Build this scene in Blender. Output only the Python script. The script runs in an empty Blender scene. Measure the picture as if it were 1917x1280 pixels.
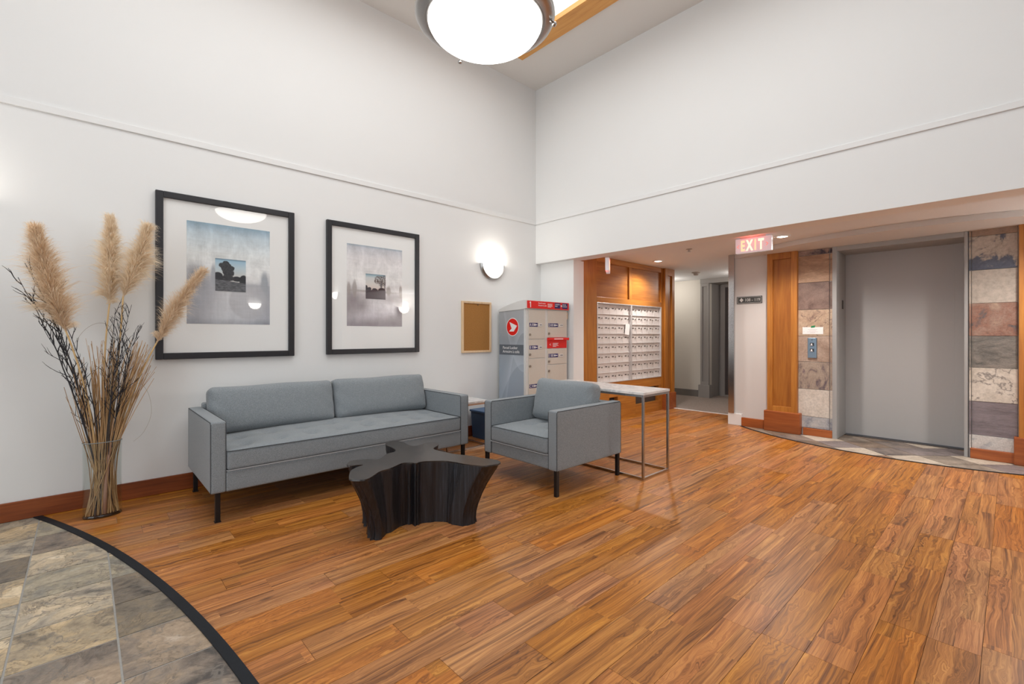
import bpy, bmesh, math, random
from mathutils import Vector, Matrix

C = bpy.context.scene.collection
SC = bpy.context.scene
rnd = random.Random(11)

# ---------------------------------------------------------------- camera, world, light, exposure
cam_d = bpy.data.cameras.new('camera')
cam = bpy.data.objects.new('camera', cam_d)
C.objects.link(cam)
cam.location = (0, 0, 1.16)
cam.rotation_euler = (math.radians(90), 0, math.atan2(0.7336, 0.6795) - math.pi / 2)
cam_d.sensor_width = 36.0
cam_d.lens = 36.0 * 867.4 / 1917.0
cam_d.shift_y = -13.0 / 1917.0
cam_d.clip_start = 0.02
SC.camera = cam

SC.view_settings.view_transform = 'Standard'
SC.view_settings.look = 'None'
SC.view_settings.gamma = 1.0
SC.view_settings.use_curve_mapping = False
SC.view_settings.exposure = 0.0

W = bpy.data.worlds.new('sky')
SC.world = W
W.use_nodes = True
W.node_tree.nodes['Background'].inputs[0].default_value = (0.75, 0.85, 1.0, 1)
W.node_tree.nodes['Background'].inputs[1].default_value = 0.6


def area(name, loc, target, sx, sy, power, col=(1, 1, 1), spread=180):
    d = bpy.data.lights.new(name, 'AREA')
    d.shape = 'RECTANGLE'
    d.size = sx
    d.size_y = sy
    d.energy = power
    d.color = col
    d.spread = math.radians(spread)
    o = bpy.data.objects.new(name, d)
    C.objects.link(o)
    o.location = loc
    o.rotation_euler = (Vector(target) - Vector(loc)).to_track_quat('-Z', 'Z').to_euler()
    return o


def point(name, loc, power, col=(1, 1, 1), r=0.05):
    d = bpy.data.lights.new(name, 'POINT')
    d.energy = power
    d.color = col
    d.shadow_soft_size = r
    o = bpy.data.objects.new(name, d)
    C.objects.link(o)
    o.location = loc
    return o


def spot(name, loc, target, power, col=(1, 1, 1), ang=90, blend=0.6, r=0.04):
    d = bpy.data.lights.new(name, 'SPOT')
    d.energy = power
    d.color = col
    d.spot_size = math.radians(ang)
    d.spot_blend = blend
    d.shadow_soft_size = r
    o = bpy.data.objects.new(name, d)
    C.objects.link(o)
    o.location = loc
    o.rotation_euler = (Vector(target) - Vector(loc)).to_track_quat('-Z', 'Y').to_euler()
    return o


# added daylight lamps: under the tray lid, inside the unseen entrance glazing and rear windows
area('skylight_daylight', (1.45, 1.76, 4.77), (1.45, 1.76, 0), 4.0, 3.6, 112, (0.955, 0.985, 1.0))
area('entrance_daylight', (-3.05, 0.9, 1.75), (10, 0.9, 1.75), 4.4, 3.1, 80, (0.95, 0.98, 1.0))
area('added_rear_daylight', (-0.9, -5.0, 2.1), (-0.9, 10, 2.1), 3.6, 3.4, 34, (0.95, 0.98, 1.0))

# ---------------------------------------------------------------- helpers
ORG = {}


class MB:
    """collects geometry in world coordinates, then links it as one mesh object"""

    def __init__(self):
        self.bm = bmesh.new()

    def box(self, x0, x1, y0, y1, z0, z1, bev=0.0, seg=2, mi=0):
        b = bmesh.new()
        bmesh.ops.create_cube(b, size=1.0)
        for v in b.verts:
            v.co = Vector(((x0 + x1) / 2 + v.co.x * (x1 - x0), (y0 + y1) / 2 + v.co.y * (y1 - y0), (z0 + z1) / 2 + v.co.z * (z1 - z0)))
        if bev > 0:
            bmesh.ops.bevel(b, geom=b.edges[:], offset=bev, segments=seg, profile=0.5, affect='EDGES')
        self.add(b, mi)
        return self

    def add(self, b, mi=0, M=None):
        if M is not None:
            b.transform(M)
        vm = {}
        for v in b.verts:
            vm[v] = self.bm.verts.new(v.co)
        for f in b.faces:
            try:
                nf = self.bm.faces.new([vm[v] for v in f.verts])
                nf.material_index = mi if mi else f.material_index
            except ValueError:
                pass
        b.free()
        return self

    def poly_prism(self, pts, z0, z1, mi=0):
        """vertical prism over an xy polygon"""
        n = len(pts)
        a = [self.bm.verts.new((p[0], p[1], z0)) for p in pts]
        b = [self.bm.verts.new((p[0], p[1], z1)) for p in pts]
        fs = [self.bm.faces.new(a[::-1]), self.bm.faces.new(b)]
        for i in range(n):
            j = (i + 1) % n
            fs.append(self.bm.faces.new((a[i], a[j], b[j], b[i])))
        for f in fs:
            f.material_index = mi
        return self

    def plane_prism(self, pts, O, U, V, N, d, mi=0):
        """prism over a polygon given in (u,v) on the plane O,U,V, thickness d along N"""
        O, U, V, N = Vector(O), Vector(U), Vector(V), Vector(N)
        a = [self.bm.verts.new(O + U * p[0] + V * p[1]) for p in pts]
        b = [self.bm.verts.new(O + U * p[0] + V * p[1] + N * d) for p in pts]
        n = len(pts)
        fs = [self.bm.faces.new(a[::-1]), self.bm.faces.new(b)]
        for i in range(n):
            j = (i + 1) % n
            fs.append(self.bm.faces.new((a[i], a[j], b[j], b[i])))
        for f in fs:
            f.material_index = mi
        return self

    def tube(self, pts, radii, sides=6, cap=True, mi=0):
        pts = [Vector(p) for p in pts]
        if not isinstance(radii, (list, tuple)):
            radii = [radii] * len(pts)
        rings = []
        ref = None
        for i, p in enumerate(pts):
            t = (pts[min(i + 1, len(pts) - 1)] - pts[max(i - 1, 0)])
            if t.length < 1e-9:
                t = Vector((0, 0, 1))
            t.normalize()
            if ref is None:
                ref = Vector((1, 0, 0)) if abs(t.x) < 0.8 else Vector((0, 1, 0))
            u = (ref - t * ref.dot(t)).normalized()
            v = t.cross(u)
            ref = u
            rings.append([self.bm.verts.new(p + (u * math.cos(2 * math.pi * k / sides) + v * math.sin(2 * math.pi * k / sides)) * radii[i]) for k in range(sides)])
        for i in range(len(rings) - 1):
            for k in range(sides):
                f = self.bm.faces.new((rings[i][k], rings[i][(k + 1) % sides], rings[i + 1][(k + 1) % sides], rings[i + 1][k]))
                f.material_index = mi
        if cap:
            self.bm.faces.new(rings[0][::-1]).material_index = mi
            self.bm.faces.new(rings[-1]).material_index = mi
        return self

    def lathe(self, prof, O=(0, 0, 0), seg=48, axis=(0, 0, 1), a0=0.0, a1=2 * math.pi, ux=None, mi=0, sx=1.0, sy=1.0):
        """prof: list of (r, h)"""
        ax = Vector(axis).normalized()
        ux = Vector(ux) if ux else (Vector((1, 0, 0)) if abs(ax.x) < 0.9 else Vector((0, 1, 0)))
        ux = (ux - ax * ux.dot(ax)).normalized()
        uy = ax.cross(ux)
        full = abs((a1 - a0) - 2 * math.pi) < 1e-6
        m = seg if full else seg + 1
        rings = []
        for r, h in prof:
            if r < 1e-6:
                rings.append([self.bm.verts.new(Vector(O) + ax * h)])
            else:
                rings.append([self.bm.verts.new(Vector(O) + ax * h + ux * (r * sx * math.cos(a0 + (a1 - a0) * k / seg)) + uy * (r * sy * math.sin(a0 + (a1 - a0) * k / seg))) for k in range(m)])
        for i in range(len(rings) - 1):
            A, B = rings[i], rings[i + 1]
            for k in range(seg):
                kk = (k + 1) % m if full else k + 1
                if len(A) == 1 and len(B) == 1:
                    continue
                if len(A) == 1:
                    f = self.bm.faces.new((A[0], B[kk], B[k]))
                elif len(B) == 1:
                    f = self.bm.faces.new((A[k], A[kk], B[0]))
                else:
                    f = self.bm.faces.new((A[k], A[kk], B[kk], B[k]))
                f.material_index = mi
        return self

    def cushion(self, c, h, r, nx=14, ny=14, nz=6, fn=None):
        """rounded box; c centre, h half sizes, r radius, fn(co_unit, p) -> p edits"""
        def ticks(hh, n):
            e = [0.0, 0.35, 0.7, 1.0]
            a = [-hh + r * t for t in e]
            b = [hh - r * t for t in e[::-1]]
            inner = [(-hh + r) + (2 * hh - 2 * r) * i / n for i in range(1, n)]
            return a + inner + b
        T = [ticks(h[0], nx), ticks(h[1], ny), ticks(h[2], nz)]
        vd = {}

        def V(i, j, k):
            key = (i, j, k)
            if key in vd:
                return vd[key]
            p = Vector((T[0][i], T[1][j], T[2][k]))
            q = Vector([max(-(h[a] - r), min(h[a] - r, p[a])) for a in range(3)])
            d = p - q
            if d.length > 1e-9:
                p = q + d.normalized() * r
            un = Vector((p.x / h[0], p.y / h[1], p.z / h[2]))
            if fn:
                p = fn(un, p)
            vd[key] = self.bm.verts.new(p + Vector(c))
            return vd[key]
        L = [len(t) for t in T]
        for a in range(3):
            b, cc = (a + 1) % 3, (a + 2) % 3
            for side in (0, L[a] - 1):
                for i in range(L[b] - 1):
                    for j in range(L[cc] - 1):
                        q = []
                        for di, dj in ((0, 0), (1, 0), (1, 1), (0, 1)):
                            key = [0, 0, 0]
                            key[a] = side
                            key[b] = i + di
                            key[cc] = j + dj
                            q.append(V(*key))
                        if side == 0:
                            q = q[::-1]
                        if len(set(q)) == 4:
                            self.bm.faces.new(q)
        return self

    def build(self, name, mat, parent=None, smooth=False, angle=None, recalc=True):
        if recalc:
            bmesh.ops.recalc_face_normals(self.bm, faces=self.bm.faces[:])
        o0 = ORG.get(parent.name, Vector()) if parent else Vector()
        if o0.length > 0:
            bmesh.ops.translate(self.bm, verts=self.bm.verts[:], vec=-o0)
        me = bpy.data.meshes.new(name)
        self.bm.to_mesh(me)
        self.bm.free()
        for m in (mat if isinstance(mat, (list, tuple)) else [mat]):
            me.materials.append(m)
        if smooth:
            for p in me.polygons:
                p.use_smooth = True
            if angle:
                try:
                    me.set_sharp_from_angle(angle=math.radians(angle))
                except Exception:
                    pass
        o = bpy.data.objects.new(name, me)
        C.objects.link(o)
        if parent:
            o.parent = parent
        ORG[o.name] = o0.copy()
        return o


def thing(name, label, cat, loc=(0, 0, 0), group=None):
    o = bpy.data.objects.new(name, None)
    C.objects.link(o)
    o.empty_display_size = 0.1
    o.location = loc
    o['label'] = label
    o['category'] = cat
    if group:
        o['group'] = group
    ORG[o.name] = Vector(loc)
    return o


def tag(o, label, cat, group=None):
    o['label'] = label
    o['category'] = cat
    if group:
        o['group'] = group
    return o


def struct(o):
    o['kind'] = 'structure'
    return o


# ---------------------------------------------------------------- material helper
class NT:
    def __init__(self, name):
        self.m = bpy.data.materials.new(name)
        self.m.use_nodes = True
        self.t = self.m.node_tree
        self.t.nodes.clear()
        self.out = self.t.nodes.new('ShaderNodeOutputMaterial')

    def n(self, typ, ins=None, **props):
        nd = self.t.nodes.new('ShaderNode' + typ)
        for k, v in props.items():
            setattr(nd, k, v)
        for k, v in (ins or {}).items():
            self.set(nd.inputs[k], v)
        return nd

    def set(self, sock, v):
        if isinstance(v, bpy.types.NodeSocket):
            self.t.links.new(v, sock)
        elif isinstance(v, bpy.types.Node):
            self.t.links.new(v.outputs[0], sock)
        else:
            if sock.type == 'RGBA' and len(v) == 3:
                v = (*v, 1)
            sock.default_value = v

    def ramp(self, fac, stops, interp='LINEAR'):
        nd = self.t.nodes.new('ShaderNodeValToRGB')
        cr = nd.color_ramp
        cr.interpolation = interp
        while len(cr.elements) > 1:
            cr.elements.remove(cr.elements[-1])
        for i, (p, c) in enumerate(stops):
            e = cr.elements[0] if i == 0 else cr.elements.new(p)
            e.position = p
            c = c if not isinstance(c, (int, float)) else (c, c, c)
            e.color = (*c, 1) if len(c) == 3 else c
        self.set(nd.inputs[0], fac)
        return nd.outputs[0]

    def math(self, op, a, b=0.0, c=0.0, clamp=False):
        nd = self.n('Math', operation=op, use_clamp=clamp)
        self.set(nd.inputs[0], a)
        self.set(nd.inputs[1], b)
        self.set(nd.inputs[2], c)
        return nd.outputs[0]

    def vmath(self, op, a, b):
        nd = self.n('VectorMath', operation=op)
        self.set(nd.inputs[0], a)
        self.set(nd.inputs[1], b)
        return nd.outputs[0]

    def mix(self, fac, a, b, blend='MIX'):
        nd = self.n('Mix', data_type='RGBA', blend_type=blend)
        self.set(nd.inputs[0], fac)
        self.set(nd.inputs[6], a)
        self.set(nd.inputs[7], b)
        return nd.outputs[2]

    def obj(self):
        return self.n('TexCoord').outputs['Object']

    def gen(self):
        return self.n('TexCoord').outputs['Generated']

    def mapping(self, v, scale=(1, 1, 1), loc=(0, 0, 0), rot=(0, 0, 0)):
        return self.n('Mapping', {'Vector': v, 'Scale': scale, 'Location': loc, 'Rotation': rot}).outputs[0]

    def noise(self, v, scale=5, detail=4, rough=0.5, dist=0.0, out=0):
        return self.n('TexNoise', {'Vector': v, 'Scale': scale, 'Detail': detail, 'Roughness': rough, 'Distortion': dist}).outputs[out]

    def bump(self, h, strength=0.2, dist=0.01):
        return self.n('Bump', {'Height': h, 'Strength': strength, 'Distance': dist}).outputs[0]

    def bsdf(self, col, rough=0.5, metal=0.0, normal=None, spec=0.5, **more):
        ins = {'Base Color': col, 'Roughness': rough, 'Metallic': metal, 'Specular IOR Level': spec}
        ins.update(more)
        nd = self.n('BsdfPrincipled', ins)
        if normal is not None:
            self.set(nd.inputs['Normal'], normal)
        self.set(self.out.inputs[0], nd.outputs[0])
        return self.m


def plain(name, col, rough=0.5, metal=0.0, spec=0.5, var=0.0, scale=20):
    b = NT(name)
    c = col
    nrm = None
    if var > 0:
        f = b.noise(b.obj(), scale, 3)
        c = b.mix(f, tuple(x * (1 - var) for x in col), tuple(min(1, x * (1 + var)) for x in col))
    return b.bsdf(c, rough, metal, nrm, spec)


def emit(name, col, strength, base=(0.9, 0.9, 0.9)):
    b = NT(name)
    return b.bsdf(base, 0.3, **{'Emission Color': col, 'Emission Strength': strength})


def paint(name, col, tex=0.05, scale=260, rough=0.62):
    b = NT(name)
    v = b.obj()
    f = b.noise(v, 1.3, 3)
    c = b.mix(f, tuple(x * 0.975 for x in col), col)
    h = b.noise(v, scale, 3, 0.6)
    return b.bsdf(c, rough, normal=b.bump(h, tex, 0.004), spec=0.3)


def wood(name, c1, c2, c3, axis='Z', rough=0.35, s=1.0, coat=0.0):
    """stained, straight-grained joinery"""
    b = NT(name)
    r = b.n('ObjectInfo').outputs['Random']
    off = b.n('CombineXYZ', {0: b.math('MULTIPLY', r, 7.3), 1: b.math('MULTIPLY', r, 3.1), 2: b.math('MULTIPLY', r, 5.7)}).outputs[0]
    v = b.vmath('ADD', b.obj(), off)
    sc = {'X': (1.2, 26, 26), 'Y': (26, 1.2, 26), 'Z': (26, 26, 1.2)}[axis]
    sc2 = {'X': (0.7, 5, 5), 'Y': (5, 0.7, 5), 'Z': (5, 5, 0.7)}[axis]
    a = b.noise(b.mapping(v, tuple(x * s for x in sc)), 2.2, 6, 0.6, 0.4)
    g = b.noise(b.mapping(v, tuple(x * s for x in sc2)), 1.6, 3, 0.55, 0.8)
    m = b.math('ADD', b.math('MULTIPLY', a, 0.55), b.math('MULTIPLY', g, 0.45))
    col = b.ramp(m, [(0.30, c1), (0.5, c2), (0.68, c3)])
    val = b.math('ADD', b.math('MULTIPLY', r, 0.16), 0.92)
    col = b.n('HueSaturation', {'Color': col, 'Value': val}).outputs[0]
    return b.bsdf(col, rough, normal=b.bump(a, 0.05, 0.003), spec=0.45, **({'Coat Weight': coat, 'Coat Roughness': 0.15} if coat else {}))


def plank_mat():
    b = NT('acacia_plank')
    r = b.n('ObjectInfo').outputs['Random']
    off = b.n('CombineXYZ', {0: b.math('MULTIPLY', r, 41.3), 1: b.math('MULTIPLY', r, 17.7), 2: b.math('MULTIPLY', r, 9.1)}).outputs[0]
    P = b.obj()
    ps = b.n('SeparateXYZ', {0: P})
    half = b.math('GREATER_THAN', b.math('FRACT', b.math('DIVIDE', b.math('SUBTRACT', ps.outputs[1], 0.075), 0.147)), 0.5)
    two = b.math('GREATER_THAN', b.math('FRACT', b.math('MULTIPLY', r, 5.3)), 0.30)
    half = b.math('MULTIPLY', half, two)
    seg = b.math('FLOOR', b.math('ADD', b.math('DIVIDE', ps.outputs[0], 0.74), b.math('ADD', b.math('MULTIPLY', r, 3.7), b.math('MULTIPLY', half, 0.47))))
    cell = b.n('TexWhiteNoise', {'Vector': b.n('CombineXYZ', {0: seg, 1: half, 2: b.math('MULTIPLY', r, 91.0)}).outputs[0]}, noise_dimensions='3D')
    off = b.vmath('ADD', off, b.vmath('MULTIPLY', cell.outputs['Color'], (23.0, 13.0, 0.0)))
    v = b.vmath('ADD', P, off)
    # flowing figure: stretched noise warps the cross-grain coordinate
    warp = b.noise(b.mapping(v, (1.3, 8.0, 1)), 1.0, 1.5, 0.5, 0.5)
    swirl = b.noise(b.mapping(v, (4.2, 13.0, 1)), 1.0, 2, 0.55, 1.6)
    gate = b.ramp(b.noise(b.mapping(v, (1.5, 7.0, 1), (7.7, 1.3, 0)), 1.0, 2, 0.5), [(0.47, 0.0), (0.62, 1.0)])
    warp = b.math('ADD', b.math('MULTIPLY', b.math('SUBTRACT', warp, 0.5), 0.060), b.math('MULTIPLY', b.math('MULTIPLY', b.math('SUBTRACT', swirl, 0.5), gate), 0.085))
    sep = b.n('SeparateXYZ', {0: v})
    yy = b.math('ADD', sep.outputs[1], warp)
    vv = b.n('CombineXYZ', {0: sep.outputs[0], 1: yy, 2: sep.outputs[2]}).outputs[0]
    fine = b.noise(b.mapping(vv, (4.5, 330, 1)), 1.0, 5, 0.7)
    mid = b.noise(b.mapping(vv, (1.9, 105, 1)), 1.0, 5, 0.68)
    big = b.noise(b.mapping(vv, (1.3, 32, 1)), 1.0, 3, 0.55)
    g = b.math('ADD', b.math('MULTIPLY', fine, 0.30), b.math('ADD', b.math('MULTIPLY', mid, 0.40), b.math('MULTIPLY', big, 0.30)))
    col = b.ramp(g, [(0.36, (0.062, 0.019, 0.005)), (0.43, (0.20, 0.070, 0.016)), (0.51, (0.39, 0.150, 0.037)), (0.59, (0.54, 0.238, 0.064)), (0.70, (0.65, 0.340, 0.110))])
    # dark heartwood bands
    band = b.noise(b.mapping(vv, (1.1, 44, 1), (3.1, 0.7, 0)), 1.0, 3, 0.6)
    col = b.mix(b.math('MULTIPLY', b.ramp(band, [(0.58, 0.0), (0.68, 1.0)]), 0.62), col, (0.085, 0.026, 0.009))
    # knots
    vo = b.n('TexVoronoi', {'Vector': b.mapping(v, (1.9, 4.6, 0.001)), 'Scale': 1.0, 'Randomness': 1.0})
    kn = b.ramp(vo.outputs['Distance'], [(0.015, 1.0), (0.075, 0.0)])
    pick = b.math('GREATER_THAN', b.n('SeparateColor', {0: vo.outputs['Color']}).outputs[0], 0.62)
    col = b.mix(b.math('MULTIPLY', b.math('MULTIPLY', kn, pick), 0.75), col, (0.07, 0.024, 0.010))
    # two-strip print: half the planks carry a tone change across their width
    tone = cell.outputs['Value']
    tone2 = b.noise(b.mapping(v, (1.6, 6.0, 1), (2.2, 9.1, 0)), 1.0, 2, 0.5)
    val = b.math('ADD', 0.73, b.math('ADD', b.math('MULTIPLY', tone, 0.22), b.math('MULTIPLY', tone2, 0.36)))
    hs = b.n('HueSaturation', {'Color': col, 'Hue': b.math('ADD', 0.496, b.math('MULTIPLY', b.math('FRACT', b.math('ADD', tone, 0.3)), 0.008)),
                               'Saturation': b.math('ADD', 0.94, b.math('MULTIPLY', b.math('FRACT', b.math('MULTIPLY', r, 7.7)), 0.14)),
                               'Value': val})
    rough = b.math('ADD', 0.30, b.math('MULTIPLY', mid, 0.12))
    return b.bsdf(hs.outputs[0], rough, normal=b.bump(fine, 0.06, 0.002), spec=0.42)


def slate(name, cols, scale=3.0, vein=None, rough=0.5, use_random=False, stretch=(1, 1, 1), bump=0.5, layer=0.0, rot=(0, 0, 0), lo=0.37, hi=0.63):
    b = NT(name)
    v = b.obj()
    if use_random:
        r = b.n('ObjectInfo').outputs['Random']
        off = b.n('CombineXYZ', {0: b.math('MULTIPLY', r, 31.3), 1: b.math('MULTIPLY', r, 77.7), 2: b.math('MULTIPLY', r, 19.1)}).outputs[0]
        v = b.vmath('ADD', v, off)
    v = b.mapping(v, stretch, rot=rot)
    n1 = b.noise(v, scale, 8, 0.62, 0.9)
    n2 = b.noise(v, scale * 2.7, 6, 0.65, 0.3)
    m = b.math('ADD', b.math('MULTIPLY', n1, 0.7), b.math('MULTIPLY', n2, 0.3))
    k = len(cols)
    col = b.ramp(m, [(lo + (hi - lo) * i / (k - 1), c) for i, c in enumerate(cols)])
    if use_random:
        tint = b.ramp(r, [(0.0, (0.86, 0.88, 0.86)), (0.14, (1.15, 1.03, 0.84)), (0.29, (0.60, 0.56, 0.51)), (0.43, (0.94, 0.95, 0.95)), (0.57, (1.28, 1.22, 1.12)), (0.71, (0.56, 0.52, 0.485)), (0.86, (0.80, 0.72, 0.68))], 'CONSTANT')
        col = b.mix(1.0, col, tint, 'MULTIPLY')
    fine = b.noise(v, scale * 14, 5, 0.7)
    col = b.mix(0.5, col, b.ramp(fine, [(0.3, 0.55), (0.6, 1.15)]), 'MULTIPLY')
    if vein:
        w = b.noise(v, scale * 0.9, 5, 0.55, 1.6)
        e = b.ramp(b.math('ABSOLUTE', b.math('SUBTRACT', w, 0.5)), [(0.004, 1.0), (0.016, 0.0)])
        col = b.mix(b.math('MULTIPLY', e, 0.75), col, vein)
    if use_random:
        for lv in (0.40, 0.515, 0.64):
            ed = b.ramp(b.math('ABSOLUTE', b.math('SUBTRACT', n1, lv)), [(0.003, 1.0), (0.014, 0.0)])
            col = b.mix(b.math('MULTIPLY', b.math('MULTIPLY', ed, b.ramp(n2, [(0.42, 0.0), (0.55, 1.0)])), 0.55), col, (0.12, 0.10, 0.08))
    cleft = b.ramp(n1, [(0.38, 0.0), (0.42, 0.35), (0.50, 0.4), (0.53, 0.7), (0.62, 0.75), (0.66, 1.0)])
    h = b.math('ADD', b.math('MULTIPLY', cleft, 0.7), b.math('MULTIPLY', fine, 0.3))
    return b.bsdf(col, rough, normal=b.bump(h, bump, 0.008), spec=0.4)


def fabric():
    b = NT('grey_heather_fabric')
    v = b.obj()
    a = b.noise(v, 620, 2, 0.7)
    w = b.noise(b.mapping(v, (1, 1, 1)), 900, 1, 0.5)
    blot = b.noise(v, 330, 3, 0.6)
    m = b.math('ADD', b.math('MULTIPLY', a, 0.6), b.math('MULTIPLY', blot, 0.4))
    col = b.ramp(m, [(0.31, (0.092, 0.106, 0.116)), (0.5, (0.218, 0.243, 0.260)), (0.69, (0.47, 0.505, 0.53))])
    return b.bsdf(col, 0.95, normal=b.bump(b.math('ADD', a, w), 0.25, 0.002), spec=0.15, **{'Sheen Weight': 0.25, 'Sheen Roughness': 0.5})


def glass_mat(name, tint=(1, 1, 1), f0=0.04, edge=0.6, rough=0.0):
    """thin architectural glass: see-through with fresnel reflection"""
    b = NT(name)
    t = b.n('BsdfTransparent', {'Color': tint})
    g = b.n('BsdfGlossy', {'Color': (1, 1, 1), 'Roughness': rough})
    fc = b.n('LayerWeight', {'Blend': 0.5}).outputs['Facing']
    f = b.math('ADD', f0, b.math('MULTIPLY', b.math('POWER', fc, 5.0), edge))
    mx = b.n('MixShader', {0: f, 1: t.outputs[0], 2: g.outputs[0]})
    b.set(b.out.inputs[0], mx.outputs[0])
    return b.m


def marble():
    b = NT('white_marble')
    v = b.obj()
    w = b.noise(v, 4, 6, 0.6, 1.8)
    e = b.ramp(b.math('ABSOLUTE', b.math('SUBTRACT', w, 0.5)), [(0.0, 1.0), (0.10, 0.0)])
    col = b.mix(b.math('MULTIPLY', e, 0.55), (0.80, 0.79, 0.77), (0.46, 0.46, 0.47))
    return b.bsdf(col, 0.18)


def brushed(name, col, rough=0.3, axis='Z'):
    b = NT(name)
    sc = {'X': (3, 220, 220), 'Y': (220, 3, 220), 'Z': (220, 220, 3)}[axis]
    a = b.noise(b.mapping(b.obj(), sc), 1, 3, 0.6)
    return b.bsdf(b.mix(a, tuple(c * 0.85 for c in col), col), rough, 1.0, b.bump(a, 0.05, 0.001))


M = {}
M['wall'] = paint('warm_white_wall_paint', (0.79, 0.79, 0.78))
M['ceil'] = paint('ceiling_paint', (0.74, 0.72, 0.69), 0.06, 180)
M['stipple'] = paint('stippled_ceiling_paint', (0.77, 0.785, 0.80), 0.35, 120, 0.8)
M['greywall'] = paint('pale_grey_wall_paint', (0.66, 0.64, 0.62))
M['hallwall'] = paint('hall_wall_paint', (0.66, 0.63, 0.58))
M['greytrim'] = paint('grey_trim_paint', (0.30, 0.285, 0.275), 0.03)
M['darktrim'] = paint('dark_grey_trim_paint', (0.20, 0.185, 0.175), 0.03)
M['whitetrim'] = paint('white_trim_paint', (0.80, 0.79, 0.77), 0.02)
M['base'] = wood('cherry_baseboard', (0.13, 0.028, 0.006), (0.235, 0.055, 0.012), (0.33, 0.088, 0.020), 'X', 0.38)
M['baseY'] = wood('cherry_baseboard_cross', (0.20, 0.046, 0.010), (0.34, 0.088, 0.019), (0.45, 0.13, 0.032), 'Y', 0.38)
M['woodZ'] = wood('honey_fir_upright', (0.26, 0.082, 0.010), (0.40, 0.148, 0.019), (0.50, 0.215, 0.036), 'Z', 0.42, coat=0.08)
M['woodX'] = wood('honey_fir_rail', (0.26, 0.082, 0.010), (0.40, 0.148, 0.019), (0.50, 0.215, 0.036), 'X', 0.42, coat=0.08)
M['woodD'] = wood('honey_fir_panel', (0.22, 0.066, 0.008), (0.34, 0.118, 0.015), (0.43, 0.170, 0.027), 'X', 0.40, coat=0.08)
M['woodDZ'] = wood('honey_fir_panel_upright', (0.22, 0.066, 0.008), (0.34, 0.118, 0.015), (0.43, 0.170, 0.027), 'Z', 0.40, coat=0.08)
M['plinth'] = wood('cherry_plinth', (0.20, 0.046, 0.010), (0.32, 0.083, 0.018), (0.42, 0.125, 0.03), 'Y', 0.4)
M['skyl'] = wood('pale_fir_border', (0.52, 0.22, 0.045), (0.64, 0.31, 0.075), (0.70, 0.37, 0.10), 'Y', 0.4)
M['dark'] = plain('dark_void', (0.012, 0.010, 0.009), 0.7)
M['plank'] = plank_mat()
M['subfloor'] = plain('dark_underlay', (0.06, 0.025, 0.010), 0.8)
M['grout'] = plain('grey_grout', (0.36, 0.35, 0.33), 0.9, var=0.15, scale=60)
M['slate'] = slate('multicolour_slate', [(0.10, 0.098, 0.095), (0.24, 0.215, 0.185), (0.34, 0.305, 0.255), (0.42, 0.355, 0.265), (0.50, 0.42, 0.315), (0.62, 0.56, 0.465)], 3.3, vein=(0.20, 0.175, 0.15), use_random=True, bump=0.8, rough=0.46)
M['strip'] = plain('black_rubber_strip', (0.011, 0.013, 0.017), 0.55, spec=0.22, var=0.2, scale=50)
M['carpet'] = NT('hall_carpet')
_b = M['carpet']
M['carpet'] = _b.bsdf(_b.ramp(_b.noise(_b.obj(), 60, 4, 0.7), [(0.3, (0.21, 0.17, 0.148)), (0.7, (0.37, 0.31, 0.275))]), 0.95, normal=_b.bump(_b.noise(_b.obj(), 300, 2), 0.4, 0.004), spec=0.1)
M['fabric'] = fabric()
M['piping'] = plain('dark_piping', (0.060, 0.066, 0.072), 0.9)
M['piping_l'] = plain('pale_piping', (0.30, 0.31, 0.32), 0.9)
M['blackmetal'] = plain('black_powder_coat', (0.012, 0.011, 0.012), 0.35, 0.3)
M['chrome'] = brushed('brushed_steel', (0.56, 0.55, 0.54), 0.24)
M['nickel'] = brushed('brushed_nickel', (0.50, 0.485, 0.47), 0.30, 'X')
M['stainless'] = brushed('stainless_guard', (0.58, 0.56, 0.55), 0.16)
M['marble'] = marble()
M['frame'] = plain('black_frame', (0.018, 0.018, 0.022), 0.38)
M['mat'] = plain('white_mount_board', (0.86, 0.86, 0.845), 0.8)
M['glass'] = glass_mat('picture_glass', (1, 1, 1), 0.042, 0.5)
M['vaseglass'] = glass_mat('vase_glass', (0.95, 0.965, 0.96), 0.035, 0.55)
M['elev'] = paint('elevator_grey_paint', (0.43, 0.425, 0.42), 0.02, 300, 0.42)
M['elevframe'] = paint('elevator_frame_grey', (0.36, 0.36, 0.355), 0.02, 300, 0.4)
M['lockergrey'] = plain('locker_light_grey', (0.68, 0.68, 0.665), 0.4)
M['lockerdoor'] = plain('locker_beige_door', (0.60, 0.56, 0.495), 0.45, var=0.04, scale=60)
M['red'] = plain('signal_red', (0.74, 0.012, 0.010), 0.4)
M['white'] = plain('print_white', (0.85, 0.85, 0.85), 0.5)
M['navy'] = plain('navy_label', (0.022, 0.018, 0.13), 0.4)
M['greylabel'] = plain('slate_grey_label', (0.115, 0.135, 0.16), 0.45)
M['steel'] = plain('lock_steel', (0.35, 0.32, 0.28), 0.35, 0.9)
M['alu'] = plain('anodised_aluminium', (0.72, 0.68, 0.66), 0.42, 0.15)
M['aluframe'] = plain('aluminium_frame', (0.70, 0.68, 0.67), 0.32, 0.6)
M['slot'] = plain('dark_slot', (0.06, 0.05, 0.045), 0.5)
M['paper'] = plain('white_paper', (0.85, 0.84, 0.83), 0.8)
M['ink'] = plain('grey_ink', (0.45, 0.43, 0.45), 0.8)
M['green'] = plain('green_tape', (0.012, 0.22, 0.075), 0.5)
M['bluesteel'] = brushed('blue_filmed_steel', (0.30, 0.40, 0.50), 0.38)
M['button'] = plain('button_dark', (0.03, 0.035, 0.045), 0.3)
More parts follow.
